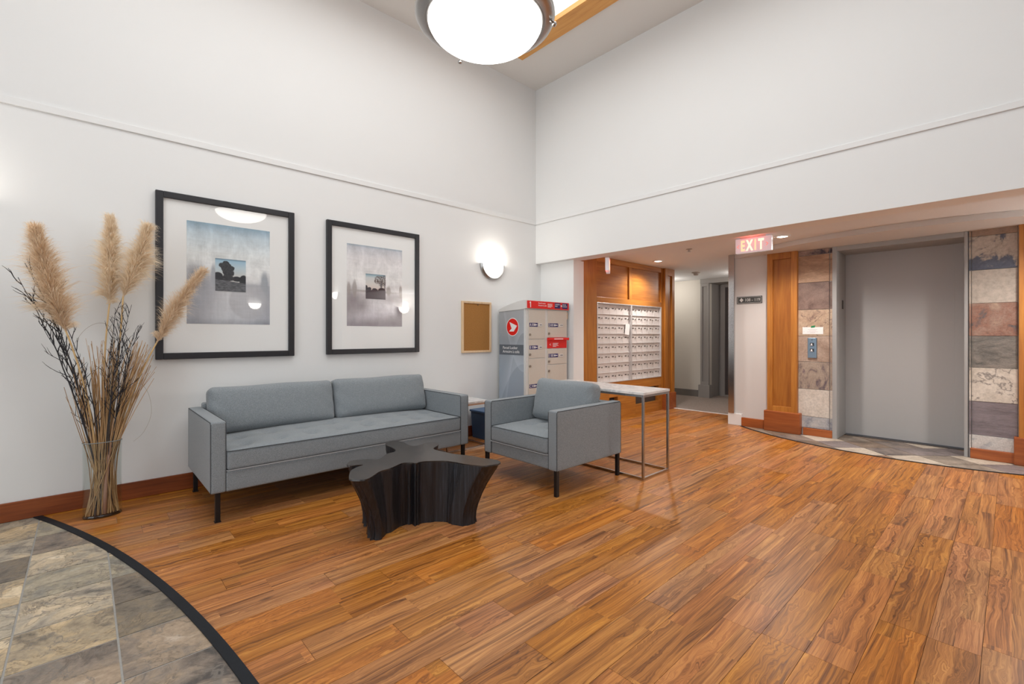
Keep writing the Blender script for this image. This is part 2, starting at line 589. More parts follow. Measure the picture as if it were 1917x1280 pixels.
M['bin'] = plain('blue_plastic', (0.050, 0.115, 0.235), 0.45)
M['bowl'] = emit('lit_opal_glass', (1.0, 0.97, 0.91), 5.0)
M['sconce'] = emit('lit_sconce_glass', (1.0, 0.95, 0.88), 9.0)
M['lens'] = emit('lit_downlight_lens', (1.0, 0.95, 0.88), 9.0)
M['exitbox'] = emit('edge_lit_exit_acrylic', (0.95, 0.93, 1.0), 0.24, (0.70, 0.695, 0.72))  # faint glow added because the sign box came out dim
M['exitA'] = emit('exit_letter_light', (1.0, 0.60, 0.33), 1.15, (0.6, 0.3, 0.2))
M['exitB'] = emit('exit_letter_bright', (1.0, 0.78, 0.52), 1.35, (0.6, 0.4, 0.3))
M['exitC'] = emit('exit_letter_red', (1.0, 0.20, 0.14), 0.9, (0.6, 0.2, 0.2))
M['plate'] = plain('charcoal_sign_plate', (0.055, 0.058, 0.055), 0.4)
M['silver'] = plain('silver_lettering', (0.62, 0.62, 0.60), 0.4)
M['cork'] = NT('cork_board')
_b = M['cork']
M['cork'] = _b.bsdf(_b.ramp(_b.noise(_b.obj(), 160, 4, 0.7), [(0.35, (0.30, 0.135, 0.035)), (0.65, (0.46, 0.225, 0.068))]), 0.9, normal=_b.bump(_b.noise(_b.obj(), 300, 3), 0.3, 0.003), spec=0.2)
M['pine'] = wood('pale_pine', (0.62, 0.42, 0.24), (0.72, 0.52, 0.32), (0.78, 0.60, 0.40), 'Z', 0.5)
M['detector'] = plain('beige_plastic', (0.45, 0.40, 0.36), 0.5)
M['doordark'] = plain('charcoal_door_paint', (0.065, 0.055, 0.055), 0.45, var=0.08)


def stump_mat():
    b = NT('black_lacquered_wood')
    v = b.obj()
    st = b.noise(b.mapping(v, (22, 22, 0.9)), 3, 6, 0.65)
    cr = b.noise(b.mapping(v, (70, 70, 3)), 3, 4, 0.6)
    col = b.ramp(st, [(0.35, (0.006, 0.0055, 0.007)), (0.55, (0.012, 0.012, 0.015)), (0.70, (0.032, 0.036, 0.048))])
    h = b.math('ADD', b.math('MULTIPLY', st, 0.7), b.math('MULTIPLY', cr, 0.3))
    return b.bsdf(col, b.math('ADD', 0.20, b.math('MULTIPLY', st, 0.30)), normal=b.bump(h, 0.55, 0.010), spec=0.5)


def stump_top_mat():
    b = NT('dark_brown_lacquered_top')
    v = b.obj()
    n = b.noise(v, 7, 5, 0.6, 1.0)
    col = b.ramp(n, [(0.35, (0.016, 0.012, 0.010)), (0.65, (0.040, 0.029, 0.023))])
    d = b.n('VectorMath', operation='DISTANCE')
    b.set(d.inputs[0], b.mapping(v, (1, 1, 0)))
    d.inputs[1].default_value = (1.55, 2.66, 0)
    near = b.ramp(d.outputs['Value'], [(0.05, 1.0), (0.17, 0.0)])
    worn = b.math('MULTIPLY', near, b.ramp(b.noise(v, 45, 5, 0.75, 1.5), [(0.51, 0.0), (0.58, 1.0)]))
    col = b.mix(b.math('MULTIPLY', worn, 0.6), col, (0.35, 0.33, 0.31))
    return b.bsdf(col, 0.26, normal=b.bump(n, 0.06, 0.004), spec=0.5)


M['stump'] = stump_mat()
M['stumptop'] = stump_top_mat()


def plant_mat(name, a, c, rough=0.8):
    b = NT(name)
    r = b.n('ObjectInfo').outputs['Random']
    n = b.noise(b.obj(), 14, 3)
    f = b.math('ADD', b.math('MULTIPLY', r, 0.6), b.math('MULTIPLY', n, 0.4))
    return b.bsdf(b.mix(f, a, c), rough, spec=0.2)


def plume_mat(name, a, c):
    b = NT(name)
    n = b.noise(b.obj(), 40, 3)
    tone = b.n('Attribute', attribute_name='tone').outputs['Fac']
    col = b.mix(b.math('ADD', b.math('MULTIPLY', n, 0.4), b.math('MULTIPLY', tone, 0.6)), a, c)
    d = b.n('BsdfDiffuse', {'Color': col})
    t = b.n('BsdfTranslucent', {'Color': col})
    mx = b.n('MixShader', {0: 0.4, 1: d.outputs[0], 2: t.outputs[0]})
    b.set(b.out.inputs[0], mx.outputs[0])
    return b.m


M['reed'] = plant_mat('dry_reed', (0.30, 0.155, 0.065), (0.60, 0.40, 0.21))
M['stalk'] = plant_mat('pampas_stalk', (0.56, 0.37, 0.17), (0.66, 0.46, 0.24))
M['plume'] = plume_mat('pampas_plume', (0.82, 0.63, 0.42), (0.98, 0.90, 0.76))
M['plume2'] = plume_mat('pampas_plume_brown', (0.70, 0.48, 0.28), (0.97, 0.86, 0.70))
M['twig'] = plain('black_twig', (0.020, 0.017, 0.021), 0.6)
M['blade'] = plain('dry_grass_blade', (0.30, 0.25, 0.18), 0.7)
M['cane'] = plant_mat('pinkish_cane', (0.40, 0.235, 0.175), (0.44, 0.265, 0.20))


# ---------------------------------------------------------------- lettering
def text(name, body, O, U, V, size, mat, parent, align='LEFT', squash=1.0, th=0.0012, spacing=1.0, bold=0.0):
    cu = bpy.data.curves.new('lettering_curve', 'FONT')
    cu.body = body
    cu.size = size
    cu.align_x = align
    cu.extrude = th / 2
    cu.space_line = spacing
    cu.offset = bold
    to = bpy.data.objects.new('lettering_curve', cu)
    C.objects.link(to)
    bpy.context.view_layer.update()
    dg = bpy.context.evaluated_depsgraph_get()
    me = bpy.data.meshes.new_from_object(to.evaluated_get(dg))
    bpy.data.objects.remove(to)
    U, V = Vector(U).normalized(), Vector(V).normalized()
    N = U.cross(V)
    O = Vector(O) - (ORG.get(parent.name, Vector()) if parent else Vector())
    mt = Matrix(((U.x * squash, V.x, N.x, O.x), (U.y * squash, V.y, N.y, O.y), (U.z * squash, V.z, N.z, O.z), (0, 0, 0, 1)))
    me.transform(mt)
    me.name = name
    me.materials.clear()
    me.materials.append(mat)
    o = bpy.data.objects.new(name, me)
    C.objects.link(o)
    if parent:
        o.parent = parent
        ORG[o.name] = ORG.get(parent.name, Vector()).copy()
    return o


# ================================================================ THE SETTING
WA, WB = 4.244, 4.356          # left wall plane (y), right wall plane (x)
ZC = 4.36                      # high ceiling
LX0, LY0 = -3.2, -5.2          # walls behind the camera

# left wall, one slab behind everything up to the lobby
struct(MB().box(LX0 - 0.15, 4.70, WA, WA + 0.15, -0.02, 4.9).build('wall_left', M['wall']))
# right wall: the deep header over the lobby opening, and its solid part beyond
wr = struct(MB().box(WB, 4.575, -2.0, WA, 2.09, 4.9).box(WB, 4.575, LY0, -2.0, -0.02, 4.9).build('wall_right', M['wall']))
# recessed pier that carries the header beside the parcel locker
struct(MB().box(4.45, 4.65, 3.685, WA, -0.02, 2.09).build('wall_pier', M['wall']))
# unseen walls behind the camera; their big windows are added for daylight
ent = MB().box(LX0 - 0.15, LX0, -5.2, -1.4, 0, 4.9).box(LX0 - 0.15, LX0, 3.2, WA, 0, 4.9).box(LX0 - 0.15, LX0, -1.4, 3.2, 3.4, 4.9)
struct(ent.build('wall_entrance', M['wall']))
rear = MB().box(LX0, -2.8, LY0 - 0.15, LY0, 0, 4.9).box(1.0, 4.575, LY0 - 0.15, LY0, 0, 4.9).box(-2.8, 1.0, LY0 - 0.15, LY0, 3.9, 4.9).box(-2.8, 1.0, LY0 - 0.15, LY0, 0, 0.3)
struct(rear.build('wall_rear', M['wall']))
w1 = MB()
for y in (-1.4, -0.28, 0.86, 2.0, 3.14):
    w1.box(LX0 - 0.12, LX0 - 0.04, y, y + 0.06, 0, 3.4)
for z in (0.0, 2.2, 3.34):
    w1.box(LX0 - 0.12, LX0 - 0.04, -1.4, 3.2, z, z + 0.06)
win1 = struct(w1.build('window_1', M['frame']))
for i, y in enumerate((-1.34, -0.22, 0.92, 2.06)):
    MB().box(LX0 - 0.085, LX0 - 0.075, y, y + 1.08, 0.06, 3.34).build('pane', M['glass'], win1)
w2 = MB()
for x in (-2.8, -1.55, -0.3, 0.94):
    w2.box(x, x + 0.06, LY0 - 0.12, LY0 - 0.04, 0.3, 3.9)
for z in (0.3, 2.3, 3.84):
    w2.box(-2.8, 1.0, LY0 - 0.12, LY0 - 0.04, z, z + 0.06)
win2 = struct(w2.build('added_window_2', M['frame']))  # unseen rear glazing, added for brightness
for x in (-2.74, -1.49, -0.24):
    MB().box(x, x + 1.18, LY0 - 0.085, LY0 - 0.075, 0.36, 3.84).build('pane', M['glass'], win2)

# high ceiling with a raised tray and its fir border
TX0, TX1, TY0, TY1 = -0.60, 3.50, -0.10, 3.62
cl = MB().box(LX0 - 0.15, TX0, LY0 - 0.15, WA + 0.15, ZC, ZC + 0.1).box(TX1, 4.575, LY0 - 0.15, WA + 0.15, ZC, ZC + 0.1)
cl.box(TX0, TX1, LY0 - 0.15, TY0, ZC, ZC + 0.1).box(TX0, TX1, TY1, WA + 0.15, ZC, ZC + 0.1)
struct(cl.build('ceiling', M['ceil']))
tr = MB().box(TX0 - 0.02, TX1 + 0.02, TY0 - 0.02, TY1 + 0.02, ZC + 0.42, ZC + 0.5)
tr.box(TX0 - 0.05, TX0 + 0.004, TY0, TY1, ZC + 0.001, ZC + 0.45).box(TX1 - 0.004, TX1 + 0.05, TY0, TY1, ZC + 0.001, ZC + 0.45)
tr.box(TX0, TX1, TY0 - 0.05, TY0 + 0.004, ZC + 0.001, ZC + 0.45).box(TX0, TX1, TY1 - 0.004, TY1 + 0.05, ZC + 0.001, ZC + 0.45)
struct(tr.build('ceiling_tray', M['whitetrim']))
bz0, bz1, bw = ZC - 0.035, ZC + 0.02, 0.22
tb = struct(MB().box(TX1 - 0.005, TX1 + bw, TY0 - bw, TY1 + bw, bz0, bz1, 0.004).build('trim_1', M['skyl']))
MB().box(TX0 - bw, TX0 + 0.005, TY0 - bw, TY1 + bw, bz0, bz1, 0.004).build('border_board', M['skyl'], tb)
MB().box(TX0, TX1, TY1 - 0.005, TY1 + bw, bz0, bz1, 0.004).build('border_board', M['skyl'], tb)
MB().box(TX0, TX1, TY0 - bw, TY0 + 0.005, bz0, bz1, 0.004).build('border_board', M['skyl'], tb)

# picture rails (painted like the walls) and baseboards
struct(MB().box(LX0, 4.356, WA - 0.012, WA, 2.596, 2.645, 0.003).build('trim_2', M['wall']))
struct(MB().box(WB - 0.012, WB, LY0, WA - 0.012, 2.600, 2.645, 0.003).build('trim_3', M['wall']))
struct(MB().box(LX0, 4.45, WA - 0.016, WA, 0.0, 0.118, 0.004).build('baseboard_left', M['base']))

# lobby beyond the header
struct(MB().box(4.575, 9.6, -2.2, 5.2, 2.20, 2.30).build('ceiling_lobby', M['stipple']))
AC, AR = (7.9986, 0.7627), 2.4243


def arc_right_x(y, r=AR):
    return AC[0] - math.sqrt(max(0.0, r * r - (y - AC[1]) ** 2))


pts = []
for i in range(41):
    y = -0.83 + (2.36 + 0.83) * i / 40
    pts.append((arc_right_x(y), y))
poly = [(6.7, -0.83)] + pts + [(6.2, 2.5), (6.7, 2.5)]
struct(MB().poly_prism(poly, 2.146, 2.199).build('ceiling_curved_drop', M['greywall']))

# elevator wall and the wall around the hall mouth
we = MB().box(6.20, 6.34, 1.372, 2.50, -0.02, 2.2).box(6.20, 6.34, -2.2, 0.284, -0.02, 2.2)
we.box(6.34, 9.6, 2.36, 2.50, -0.02, 2.2).box(6.34, 6.75, -2.2, 0.2, -0.02, 2.2).box(6.34, 6.75, 1.45, 2.36, -0.02, 2.2)
struct(we.build('wall_elevator', M['greywall']))
struct(MB().box(4.575, 6.2, -2.2, -2.0, -0.02, 2.2).build('wall_lobby_end', M['greywall']))
hw = MB().box(8.50, 8.62, 3.815, 5.2, -0.02, 2.2).box(6.97, 8.5, 5.05, 5.2, -0.02, 2.2).box(6.95, 6.975, 3.80, 5.05, -0.02, 2.2)
hw.box(4.70, 6.97, 4.30, 4.45, -0.02, 2.2)
struct(hw.build('wall_hall', M['hallwall']))
struct(MB().box(8.485, 8.50, 3.99, 5.05, 0, 0.126, 0.003).build('baseboard_hall', M['darktrim']))
# door alcove: pilaster with recessed panel, header, deep reveal, casing, charcoal door
al = MB().box(8.62, 9.05, 3.815, 3.95, -0.02, 2.2).box(8.95, 9.05, 2.5, 3.815, -0.02, 2.2)
al.box(8.455, 8.5, 3.80, 3.83, 0.23, 2.12).box(8.455, 8.5, 3.925, 3.955, 0.23, 2.12).box(8.455, 8.5, 3.83, 3.925, 2.06, 2.12).box(8.455, 8.5, 3.83, 3.925, 0.23, 0.30).box(8.48, 8.5, 3.83, 3.925, 0.3, 2.06)
al.box(8.445, 8.96, 2.5, 3.955, 2.115, 2.2).box(8.43, 8.56, 3.775, 3.985, 0, 0.235, 0.004)
struct(al.build('trim_4', M['greytrim']))
d2 = struct(MB().box(8.93, 8.95, 2.6, 3.695, 0.02, 2.06).build('door_2', M['doordark']))
MB().box(8.90, 8.95, 3.695, 3.775, 0, 2.13, 0.004).box(8.901, 8.949, 2.6, 3.696, 2.06, 2.129, 0.004).box(8.90, 8.95, 2.6, 3.695, 0, 0.03).build('door_casing', M['greytrim'], d2)
MB().box(8.915, 8.93, 3.56, 3.60, 0.95, 1.13, 0.003).tube([(8.92, 3.58, 1.08), (8.89, 3.58, 1.08), (8.885, 3.50, 1.08)], 0.009, 8).build('door_handle', M['chrome'], d2)
MB().box(8.915, 8.93, 3.57, 3.60, 1.22, 1.27, 0.002).build('door_lock', M['chrome'], d2)

# ---------------------------------------------------------------- floor: planks, slate, strips
LCx, LCy, LR = -7.983, 0.973, 8.4247


def arc_left_x(y, r=LR):
    return LCx + math.sqrt(max(0.0, r * r - (y - LCy) ** 2))


fl = struct(MB().box(LX0 - 0.15, 9.6, LY0 - 0.15, 5.2, -0.06, -0.011).build('floor', M['subfloor']))
SW = 0.0185        # half width of the left strip
pw, y_off = 0.147, 0.075
gap = 0.0007
row = math.floor((-1.6 - y_off) / pw)
while True:
    ya = y_off + row * pw
    yb = ya + pw
    if ya > WA - 0.005:
        break
    yb = min(yb, WA - 0.003)
    n = 4
    left = [(arc_left_x(ya + (yb - ya) * i / n, LR + SW * 0.6), ya + (yb - ya) * i / n) for i in range(n + 1)]
    ym = (ya + yb) / 2
    if ym > 3.70:
        xr = 4.46
        right = [(xr, ya), (xr, yb)]
    elif ym > 2.50:
        right = [(6.885, ya), (6.885, yb)]
    elif ym > 2.36:
        right = [(6.19, ya), (6.19, yb)]
    elif ym > -0.8:
        right = [(arc_right_x(ya + (yb - ya) * i / n, AR + 0.006), ya + (yb - ya) * i / n) for i in range(n + 1)]
    else:
        right = [(6.19, ya), (6.19, yb)]
    xl = max(p[0] for p in left)
    xm = min(p[0] for p in right)
    # first boards start well left of the view when the row lies beside the camera
    xs = []
    x = xl - rnd.uniform(0.15, 1.1)
    # some joints read straight off the photograph
    fixed = {15: 1.189 + 0.0, 13: 1.072, 23: 0.26, 1: 3.605, 2: 1.938, 3: 1.938, 11: 1.83, 7: 1.225, 6: 1.812}.get(row)
    if fixed is not None:
        x = fixed - 1.22 * math.ceil((fixed - xl + 0.1) / 1.22)
    xs.append(xl)
    while True:
        x += 1.22 if fixed is not None else rnd.choice([1.22, 1.22, 1.22, 0.93, 0.61])
        if x > xm - 0.12:
            break
        if x > xl + 0.12:
            xs.append(x)
    xs.append(xm)
    for i in range(len(xs) - 1):
        P = []
        if i == 0:
            P += [(p[0], p[1]) for p in left[::-1]]
        else:
            P += [(xs[i] + gap, yb), (xs[i] + gap, ya)]
        if i == len(xs) - 2:
            P += right
        else:
            P += [(xs[i + 1] - gap, ya), (xs[i + 1] - gap, yb)]
        P = [(px, min(max(py, ya + gap), yb - gap)) for px, py in P]
        MB().poly_prism(P, -0.010, 0.0).build('plank', M['plank'], fl)
    row += 1


def clip_circle(poly, c, r):
    """clip a convex polygon to the inside of a circle (kept as a fine polygon)"""
    out = []
    n = len(poly)
    dense = []
    for i in range(n):
        a, b = Vector(poly[i]), Vector(poly[(i + 1) % n])
        for k in range(24):
            dense.append(a.lerp(b, k / 24))
    cc = Vector(c)
    ins = [(p - cc).length <= r for p in dense]
    if all(ins):
        return [tuple(p) for p in poly]
    if not any(ins):
        return None
    for i, p in enumerate(dense):
        q = p - cc
        out.append(tuple(p) if q.length <= r else tuple(cc + q.normalized() * r))
    # remove near duplicates
    res = []
    for p in out:
        if not res or (Vector(p) - Vector(res[-1])).length > 0.004:
            res.append(p)
    if (Vector(res[0]) - Vector(res[-1])).length < 0.004:
        res.pop()
    return res if len(res) >= 3 else None


def clip_half(poly, ax, lim, keep_less):
    out = []
    n = len(poly)
    for i in range(n):
        a, b = poly[i], poly[(i + 1) % n]
        ia = (a[ax] <= lim) if keep_less else (a[ax] >= lim)
        ib = (b[ax] <= lim) if keep_less else (b[ax] >= lim)
        if ia:
            out.append(a)
        if ia != ib:
            t = (lim - a[ax]) / (b[ax] - a[ax])
            out.append((a[0] + (b[0] - a[0]) * t, a[1] + (b[1] - a[1]) * t))
    return out if len(out) >= 3 else None


def area2(p):
    return abs(sum(p[i][0] * p[(i + 1) % len(p)][1] - p[(i + 1) % len(p)][0] * p[i][1] for i in range(len(p)))) / 2


MB().box(LX0, 0.45, -1.5, WA, -0.0105, -0.0028).build('grout_bed', M['grout'], fl)
g = 0.0035
for ix in range(-6, 2):
    x0 = -0.20 + 0.2985 * ix
    for iy in range(-11, 9):
        y0 = 2.03 + 0.2955 * iy
        p = [(x0 + g, y0 + g), (x0 + 0.2985 - g, y0 + g), (x0 + 0.2985 - g, y0 + 0.2955 - g), (x0 + g, y0 + 0.2955 - g)]
        p = clip_half(p, 1, WA - 0.004, True) if y0 + 0.3 > WA else p
        if not p:
            continue
        p = clip_circle(p, (LCx, LCy), LR - SW * 0.6)
        if not p or area2(p) < 0.0006:
            continue
        MB().poly_prism(p, -0.0095, -0.0008 + rnd.uniform(-0.0006, 0.0012)).build('tile', M['slate'], fl)
# black strip on the left arc
sp = [], []
for i in range(61):
    y = -1.6 + (4.226 + 1.6) * i / 60
    sp[0].append((arc_left_x(y, LR - SW), y))
    sp[1].append((arc_left_x(y, LR + SW), y))
struct(MB().poly_prism(sp[0] + sp[1][::-1], -0.009, 0.005).build('trim_5', M['strip']))

# slate apron in front of the elevator, laid on the diagonal
es = [
    [(0.16, 0.13, 0.105), (0.27, 0.225, 0.18), (0.36, 0.30, 0.24)],
    [(0.40, 0.34, 0.27), (0.52, 0.45, 0.365), (0.58, 0.51, 0.43)],
    [(0.05, 0.046, 0.05), (0.20, 0.165, 0.145), (0.30, 0.24, 0.195)],
    [(0.20, 0.125, 0.075), (0.28, 0.18, 0.115), (0.34, 0.23, 0.155)],
    [(0.15, 0.13, 0.125), (0.215, 0.18, 0.175), (0.27, 0.23, 0.22)],
    [(0.12, 0.088, 0.066), (0.20, 0.145, 0.105), (0.27, 0.205, 0.155)],
]
EM = [slate('apron_slate', c, 3.5, rough=0.5, bump=0.4) for c in es]
MB().poly_prism([(6.62, -0.9)] + [(arc_right_x(-0.83 + 3.18 * i / 40, AR - 0.002), -0.83 + 3.18 * i / 40) for i in range(41)] + [(6.62, 2.35)], -0.0105, -0.005).build('grout_bed', M['grout'], fl)
pick = {(-1, 0): 1, (0, 0): 2, (-2, 0): 1, (-1, -1): 3, (0, 1): 4, (-2, 1): 0, (-1, 1): 0, (0, -1): 1, (1, 0): 5, (-3, 1): 4, (-2, 2): 4, (1, -1): 4, (-3, 2): 4}
for iu in range(-6, 6):
    for iv in range(-6, 7):
        u0, v0 = 6.52 + 0.42 * iu, 4.86 + 0.42 * iv
        e = 0.004
        q = [(u0 + e, v0 + e), (u0 + 0.42 - e, v0 + e), (u0 + 0.42 - e, v0 + 0.42 - e), (u0 + e, v0 + 0.42 - e)]
        p = [((a + b) / 2, (a - b) / 2) for a, b in q][::-1]
        for ax, lim, less in ((0, 6.60, True), (1, 2.345, True), (1, -0.80, False)):
            p = clip_half(p, ax, lim, less) if p else None
        if not p:
            continue
        p = clip_circle(p, AC, AR - 0.006)
        if not p or area2(p) < 0.0008:
            continue
        if all(a[0] > 6.34 and not (0.2 < a[1] < 1.45) for a in p):
            continue
        MB().poly_prism(p, -0.0095, -0.001 + rnd.uniform(-0.0005, 0.001)).build('tile', EM[pick.get((iu, iv), (iu * 3 + iv * 5) % 6)], fl)
sp = [], []
for i in range(49):
    y = -0.83 + (2.353 + 0.83) * i / 48
    sp[0].append((arc_right_x(y, AR - 0.008), y))
    sp[1].append((arc_right_x(y, AR + 0.022), y))
struct(MB().poly_prism(sp[0] + sp[1][::-1], -0.009, 0.003).build('trim_6', M['strip']))
# hall carpet and its metal threshold
struct(MB().poly_prism([(6.89, 2.5), (9.0, 2.5), (9.0, 5.05), (6.97, 5.05), (6.97, 3.7), (6.89, 3.7)], -0.0105, 0.003).build('floor_hall_carpet', M['carpet']))
struct(MB().box(6.872, 6.902, 2.5, 3.66, -0.009, 0.006, 0.002).build('trim_7', M['whitetrim']))

# ---------------------------------------------------------------- elevator front
# slate cladding: individual tiles on both sides of the opening
zl = [0.083, 0.216, 0.533, 0.850, 1.148, 1.455, 1.768, 2.085, 2.146]
TL = [
    slate('pale_blue_slate', [(0.16, 0.18, 0.24), (0.42, 0.42, 0.43), (0.55, 0.53, 0.50)], 5, bump=0.3),
    slate('cream_slate', [(0.60, 0.54, 0.47), (0.66, 0.60, 0.53), (0.70, 0.65, 0.58)], 3, bump=0.15),
    slate('purple_mottled_slate', [(0.11, 0.085, 0.11), (0.34, 0.27, 0.22), (0.42, 0.34, 0.27), (0.22, 0.16, 0.17)], 7, stretch=(1, 1, 0.55), bump=0.3),
    slate('tan_slate', [(0.30, 0.21, 0.16), (0.42, 0.31, 0.24), (0.47, 0.36, 0.29)], 4, bump=0.2),
    slate('tan_veined_slate', [(0.30, 0.20, 0.15), (0.46, 0.33, 0.23), (0.52, 0.40, 0.29)], 4, vein=(0.14, 0.09, 0.08), bump=0.3),
    slate('brown_slate', [(0.12, 0.075, 0.06), (0.205, 0.135, 0.11), (0.25, 0.17, 0.14)], 5, bump=0.2),
    slate('warm_tan_layered_slate', [(0.28, 0.16, 0.10), (0.40, 0.25, 0.155), (0.50, 0.33, 0.22)], 3, stretch=(1, 0.8, 3.0), bump=0.3, rot=(0.15, 0, 0)),
    slate('pink_and_violet_slate', [(0.055, 0.045, 0.065), (0.30, 0.21, 0.175), (0.37, 0.26, 0.215)], 5, bump=0.3, lo=0.40, hi=0.55),
]
TR = [
    slate('white_marked_slate', [(0.28, 0.31, 0.36), (0.60, 0.58, 0.55), (0.66, 0.63, 0.60)], 5, bump=0.3),
    slate('violet_slate', [(0.16, 0.135, 0.145), (0.22, 0.19, 0.205), (0.26, 0.225, 0.24)], 3, stretch=(1, 0.7, 4.0), bump=0.3),
    slate('cream_cracked_slate', [(0.50, 0.44, 0.37), (0.64, 0.585, 0.51), (0.68, 0.63, 0.555)], 2.5, vein=(0.16, 0.14, 0.13), bump=0.2),
    slate('grey_green_slate', [(0.10, 0.098, 0.09), (0.20, 0.185, 0.165), (0.27, 0.245, 0.215)], 6, stretch=(1, 0.8, 2.0), bump=0.5),
    slate('rust_and_blue_slate', [(0.085, 0.10, 0.11), (0.27, 0.14, 0.10), (0.31, 0.20, 0.155), (0.40, 0.29, 0.21)], 4.5, bump=0.4, lo=0.36, hi=0.62),
    slate('smooth_beige_slate', [(0.38, 0.34, 0.29), (0.45, 0.40, 0.345), (0.49, 0.44, 0.385)], 2, bump=0.1),
    slate('blue_and_cream_slate', [(0.10, 0.115, 0.16), (0.115, 0.13, 0.175), (0.42, 0.36, 0.30), (0.47, 0.41, 0.35)], 2.6, bump=0.4, lo=0.47, hi=0.55),
    slate('two_tone_tan_slate', [(0.24, 0.19, 0.17), (0.36, 0.25, 0.18), (0.40, 0.28, 0.20)], 2.2, bump=0.3),
]
wel = bpy.data.objects['wall_elevator']
for k in range(8):
    MB().box(6.185, 6.20, 1.404, 1.72, zl[k] + 0.002, zl[k + 1] - 0.002, 0.002, 1).build('tile', TL[k], wel)
    MB().box(6.194, 6.26, 1.373, 1.400, zl[k] + 0.002, zl[k + 1] - 0.002, 0.002, 1).build('tile', TL[k], wel)
    MB().box(6.185 + (0.003 if k % 2 else 0), 6.20, -0.035, 0.262, zl[k] + 0.002 + 0.002, zl[k + 1] + 0.002, 0.002, 1).build('tile', TR[k], wel)
    MB().box(6.174, 6.255, 0.2655, 0.279, zl[k] + 0.004, zl[k + 1] + 0.002, 0.002, 1).build('tile', TR[k], wel)

door = struct(MB().box(6.575, 6.60, 0.29, 1.372, 0.012, 2.13).build('door_1', M['elev']))
fr = MB().box(6.165, 6.60, 1.330, 1.372, 0, 2.146, 0.003).box(6.165, 6.60, 0.286, 0.312, 0, 2.146, 0.003).box(6.165, 6.60, 0.312, 1.330, 2.096, 2.146, 0.003)
fr.build('elevator_frame', M['elevframe'], door)
MB().box(6.56, 6.576, 0.312, 0.40, 0.014, 2.10, 0.002).build('door_edge_strip', M['elev'], door)
MB().box(6.40, 6.46, 1.3265, 1.331, 1.46, 1.56, 0.002).build('sensor_slot', M['slot'], door)
MB().box(6.50, 6.62, 0.312, 1.33, -0.004, 0.004).build('door_sill', M['slot'], door)  # sill coloured dark to stand for the shaded gap under the door

# baseboards on the elevator wall
struct(MB().box(6.168, 6.20, 2.085, 2.352, 0, 0.110, 0.004).build('baseboard_elevator', M['baseY']))
struct(MB().box(6.160, 6.20, 1.372, 1.66, 0, 0.082, 0.004).build('baseboard_elevator', M['baseY']))
struct(MB().box(6.150, 6.20, -0.03, 0.270, 0, 0.094, 0.004).build('baseboard_elevator', M['baseY']))
struct(MB().box(6.172, 6.26, 2.350, 2.520, 0, 0.150, 0.004).build('baseboard_corner', M['whitetrim']))
struct(MB().box(6.165, 6.200, 2.440, 2.512, 0.15, 2.199, 0.002).box(6.199, 6.27, 2.502, 2.5115, 0.151, 2.198, 0.002).build('trim_8', M['stainless']))
struct(MB().box(6.91, 6.985, 3.78, 3.805, 0, 1.35, 0.003).build('trim_9', M['stainless']))


def pilaster(name, y0, y1, ym0, ym1):
    p = struct(MB().box(6.16, 6.20, y0, y1, 0.2, 2.146).build(name, M['woodDZ']))
    MB().box(6.13, 6.165, y0, ym0, 0.24, 2.146, 0.003).build('stile', M['woodZ'], p)
    MB().box(6.13, 6.165, ym1, y1, 0.24, 2.146, 0.003).build('stile', M['woodZ'], p)
    MB().box(6.13, 6.165, ym0, ym1, 2.07, 2.146, 0.002).build('rail', M['woodZ'], p)
    MB().box(6.13, 6.165, ym0, ym1, 0.24, 0.305, 0.002).build('rail', M['woodZ'], p)
    MB().box(6.105, 6.20, y0 - 0.035, y1 + 0.03, 0, 0.245, 0.006).build('plinth_block', M['plinth'], p)
    return p


pilaster('trim_10', 1.712, 2.035, 1.775, 1.975)
pilaster('trim_11', -0.37, -0.040, -0.30, -0.105)

# ================================================================ MAILBOX CABINET
mc = thing('mailbox_cabinet', 'tall honey-coloured wooden wall cabinet holding two banks of metal mailboxes', 'cabinet', (5.8, 3.70, 0))
fy = 3.70
b = MB().box(4.652, 6.93, 3.76, 4.30, 0, 2.2)
b.build('carcass', M['woodD'], mc)
MB().box(4.651, 4.945, fy, 3.76, 0, 2.2, 0.003).build('stile', M['woodZ'], mc)
MB().box(6.585, 6.640, fy, 3.76, 0.0, 2.2, 0.003).build('stile', M['woodZ'], mc)
MB().box(5.70, 5.765, fy, 3.76, 1.665, 2.125, 0.003).build('stile', M['woodZ'], mc)
MB().box(4.945, 6.585, fy, 3.76, 2.125, 2.2, 0.003).build('rail', M['woodX'], mc)
MB().box(4.945, 6.585, fy, 3.76, 1.592, 1.665, 0.003).build('rail', M['woodX'], mc)
MB().box(4.945, 6.585, fy, 3.76, 0.385, 0.515, 0.003).build('rail', M['woodX'], mc)
for x0, x1 in ((4.945, 5.70), (5.765, 6.585)):
    MB().box(x0, x1, fy + 0.022, 3.77, 1.665, 2.125).build('upper_panel', M['woodD'], mc)
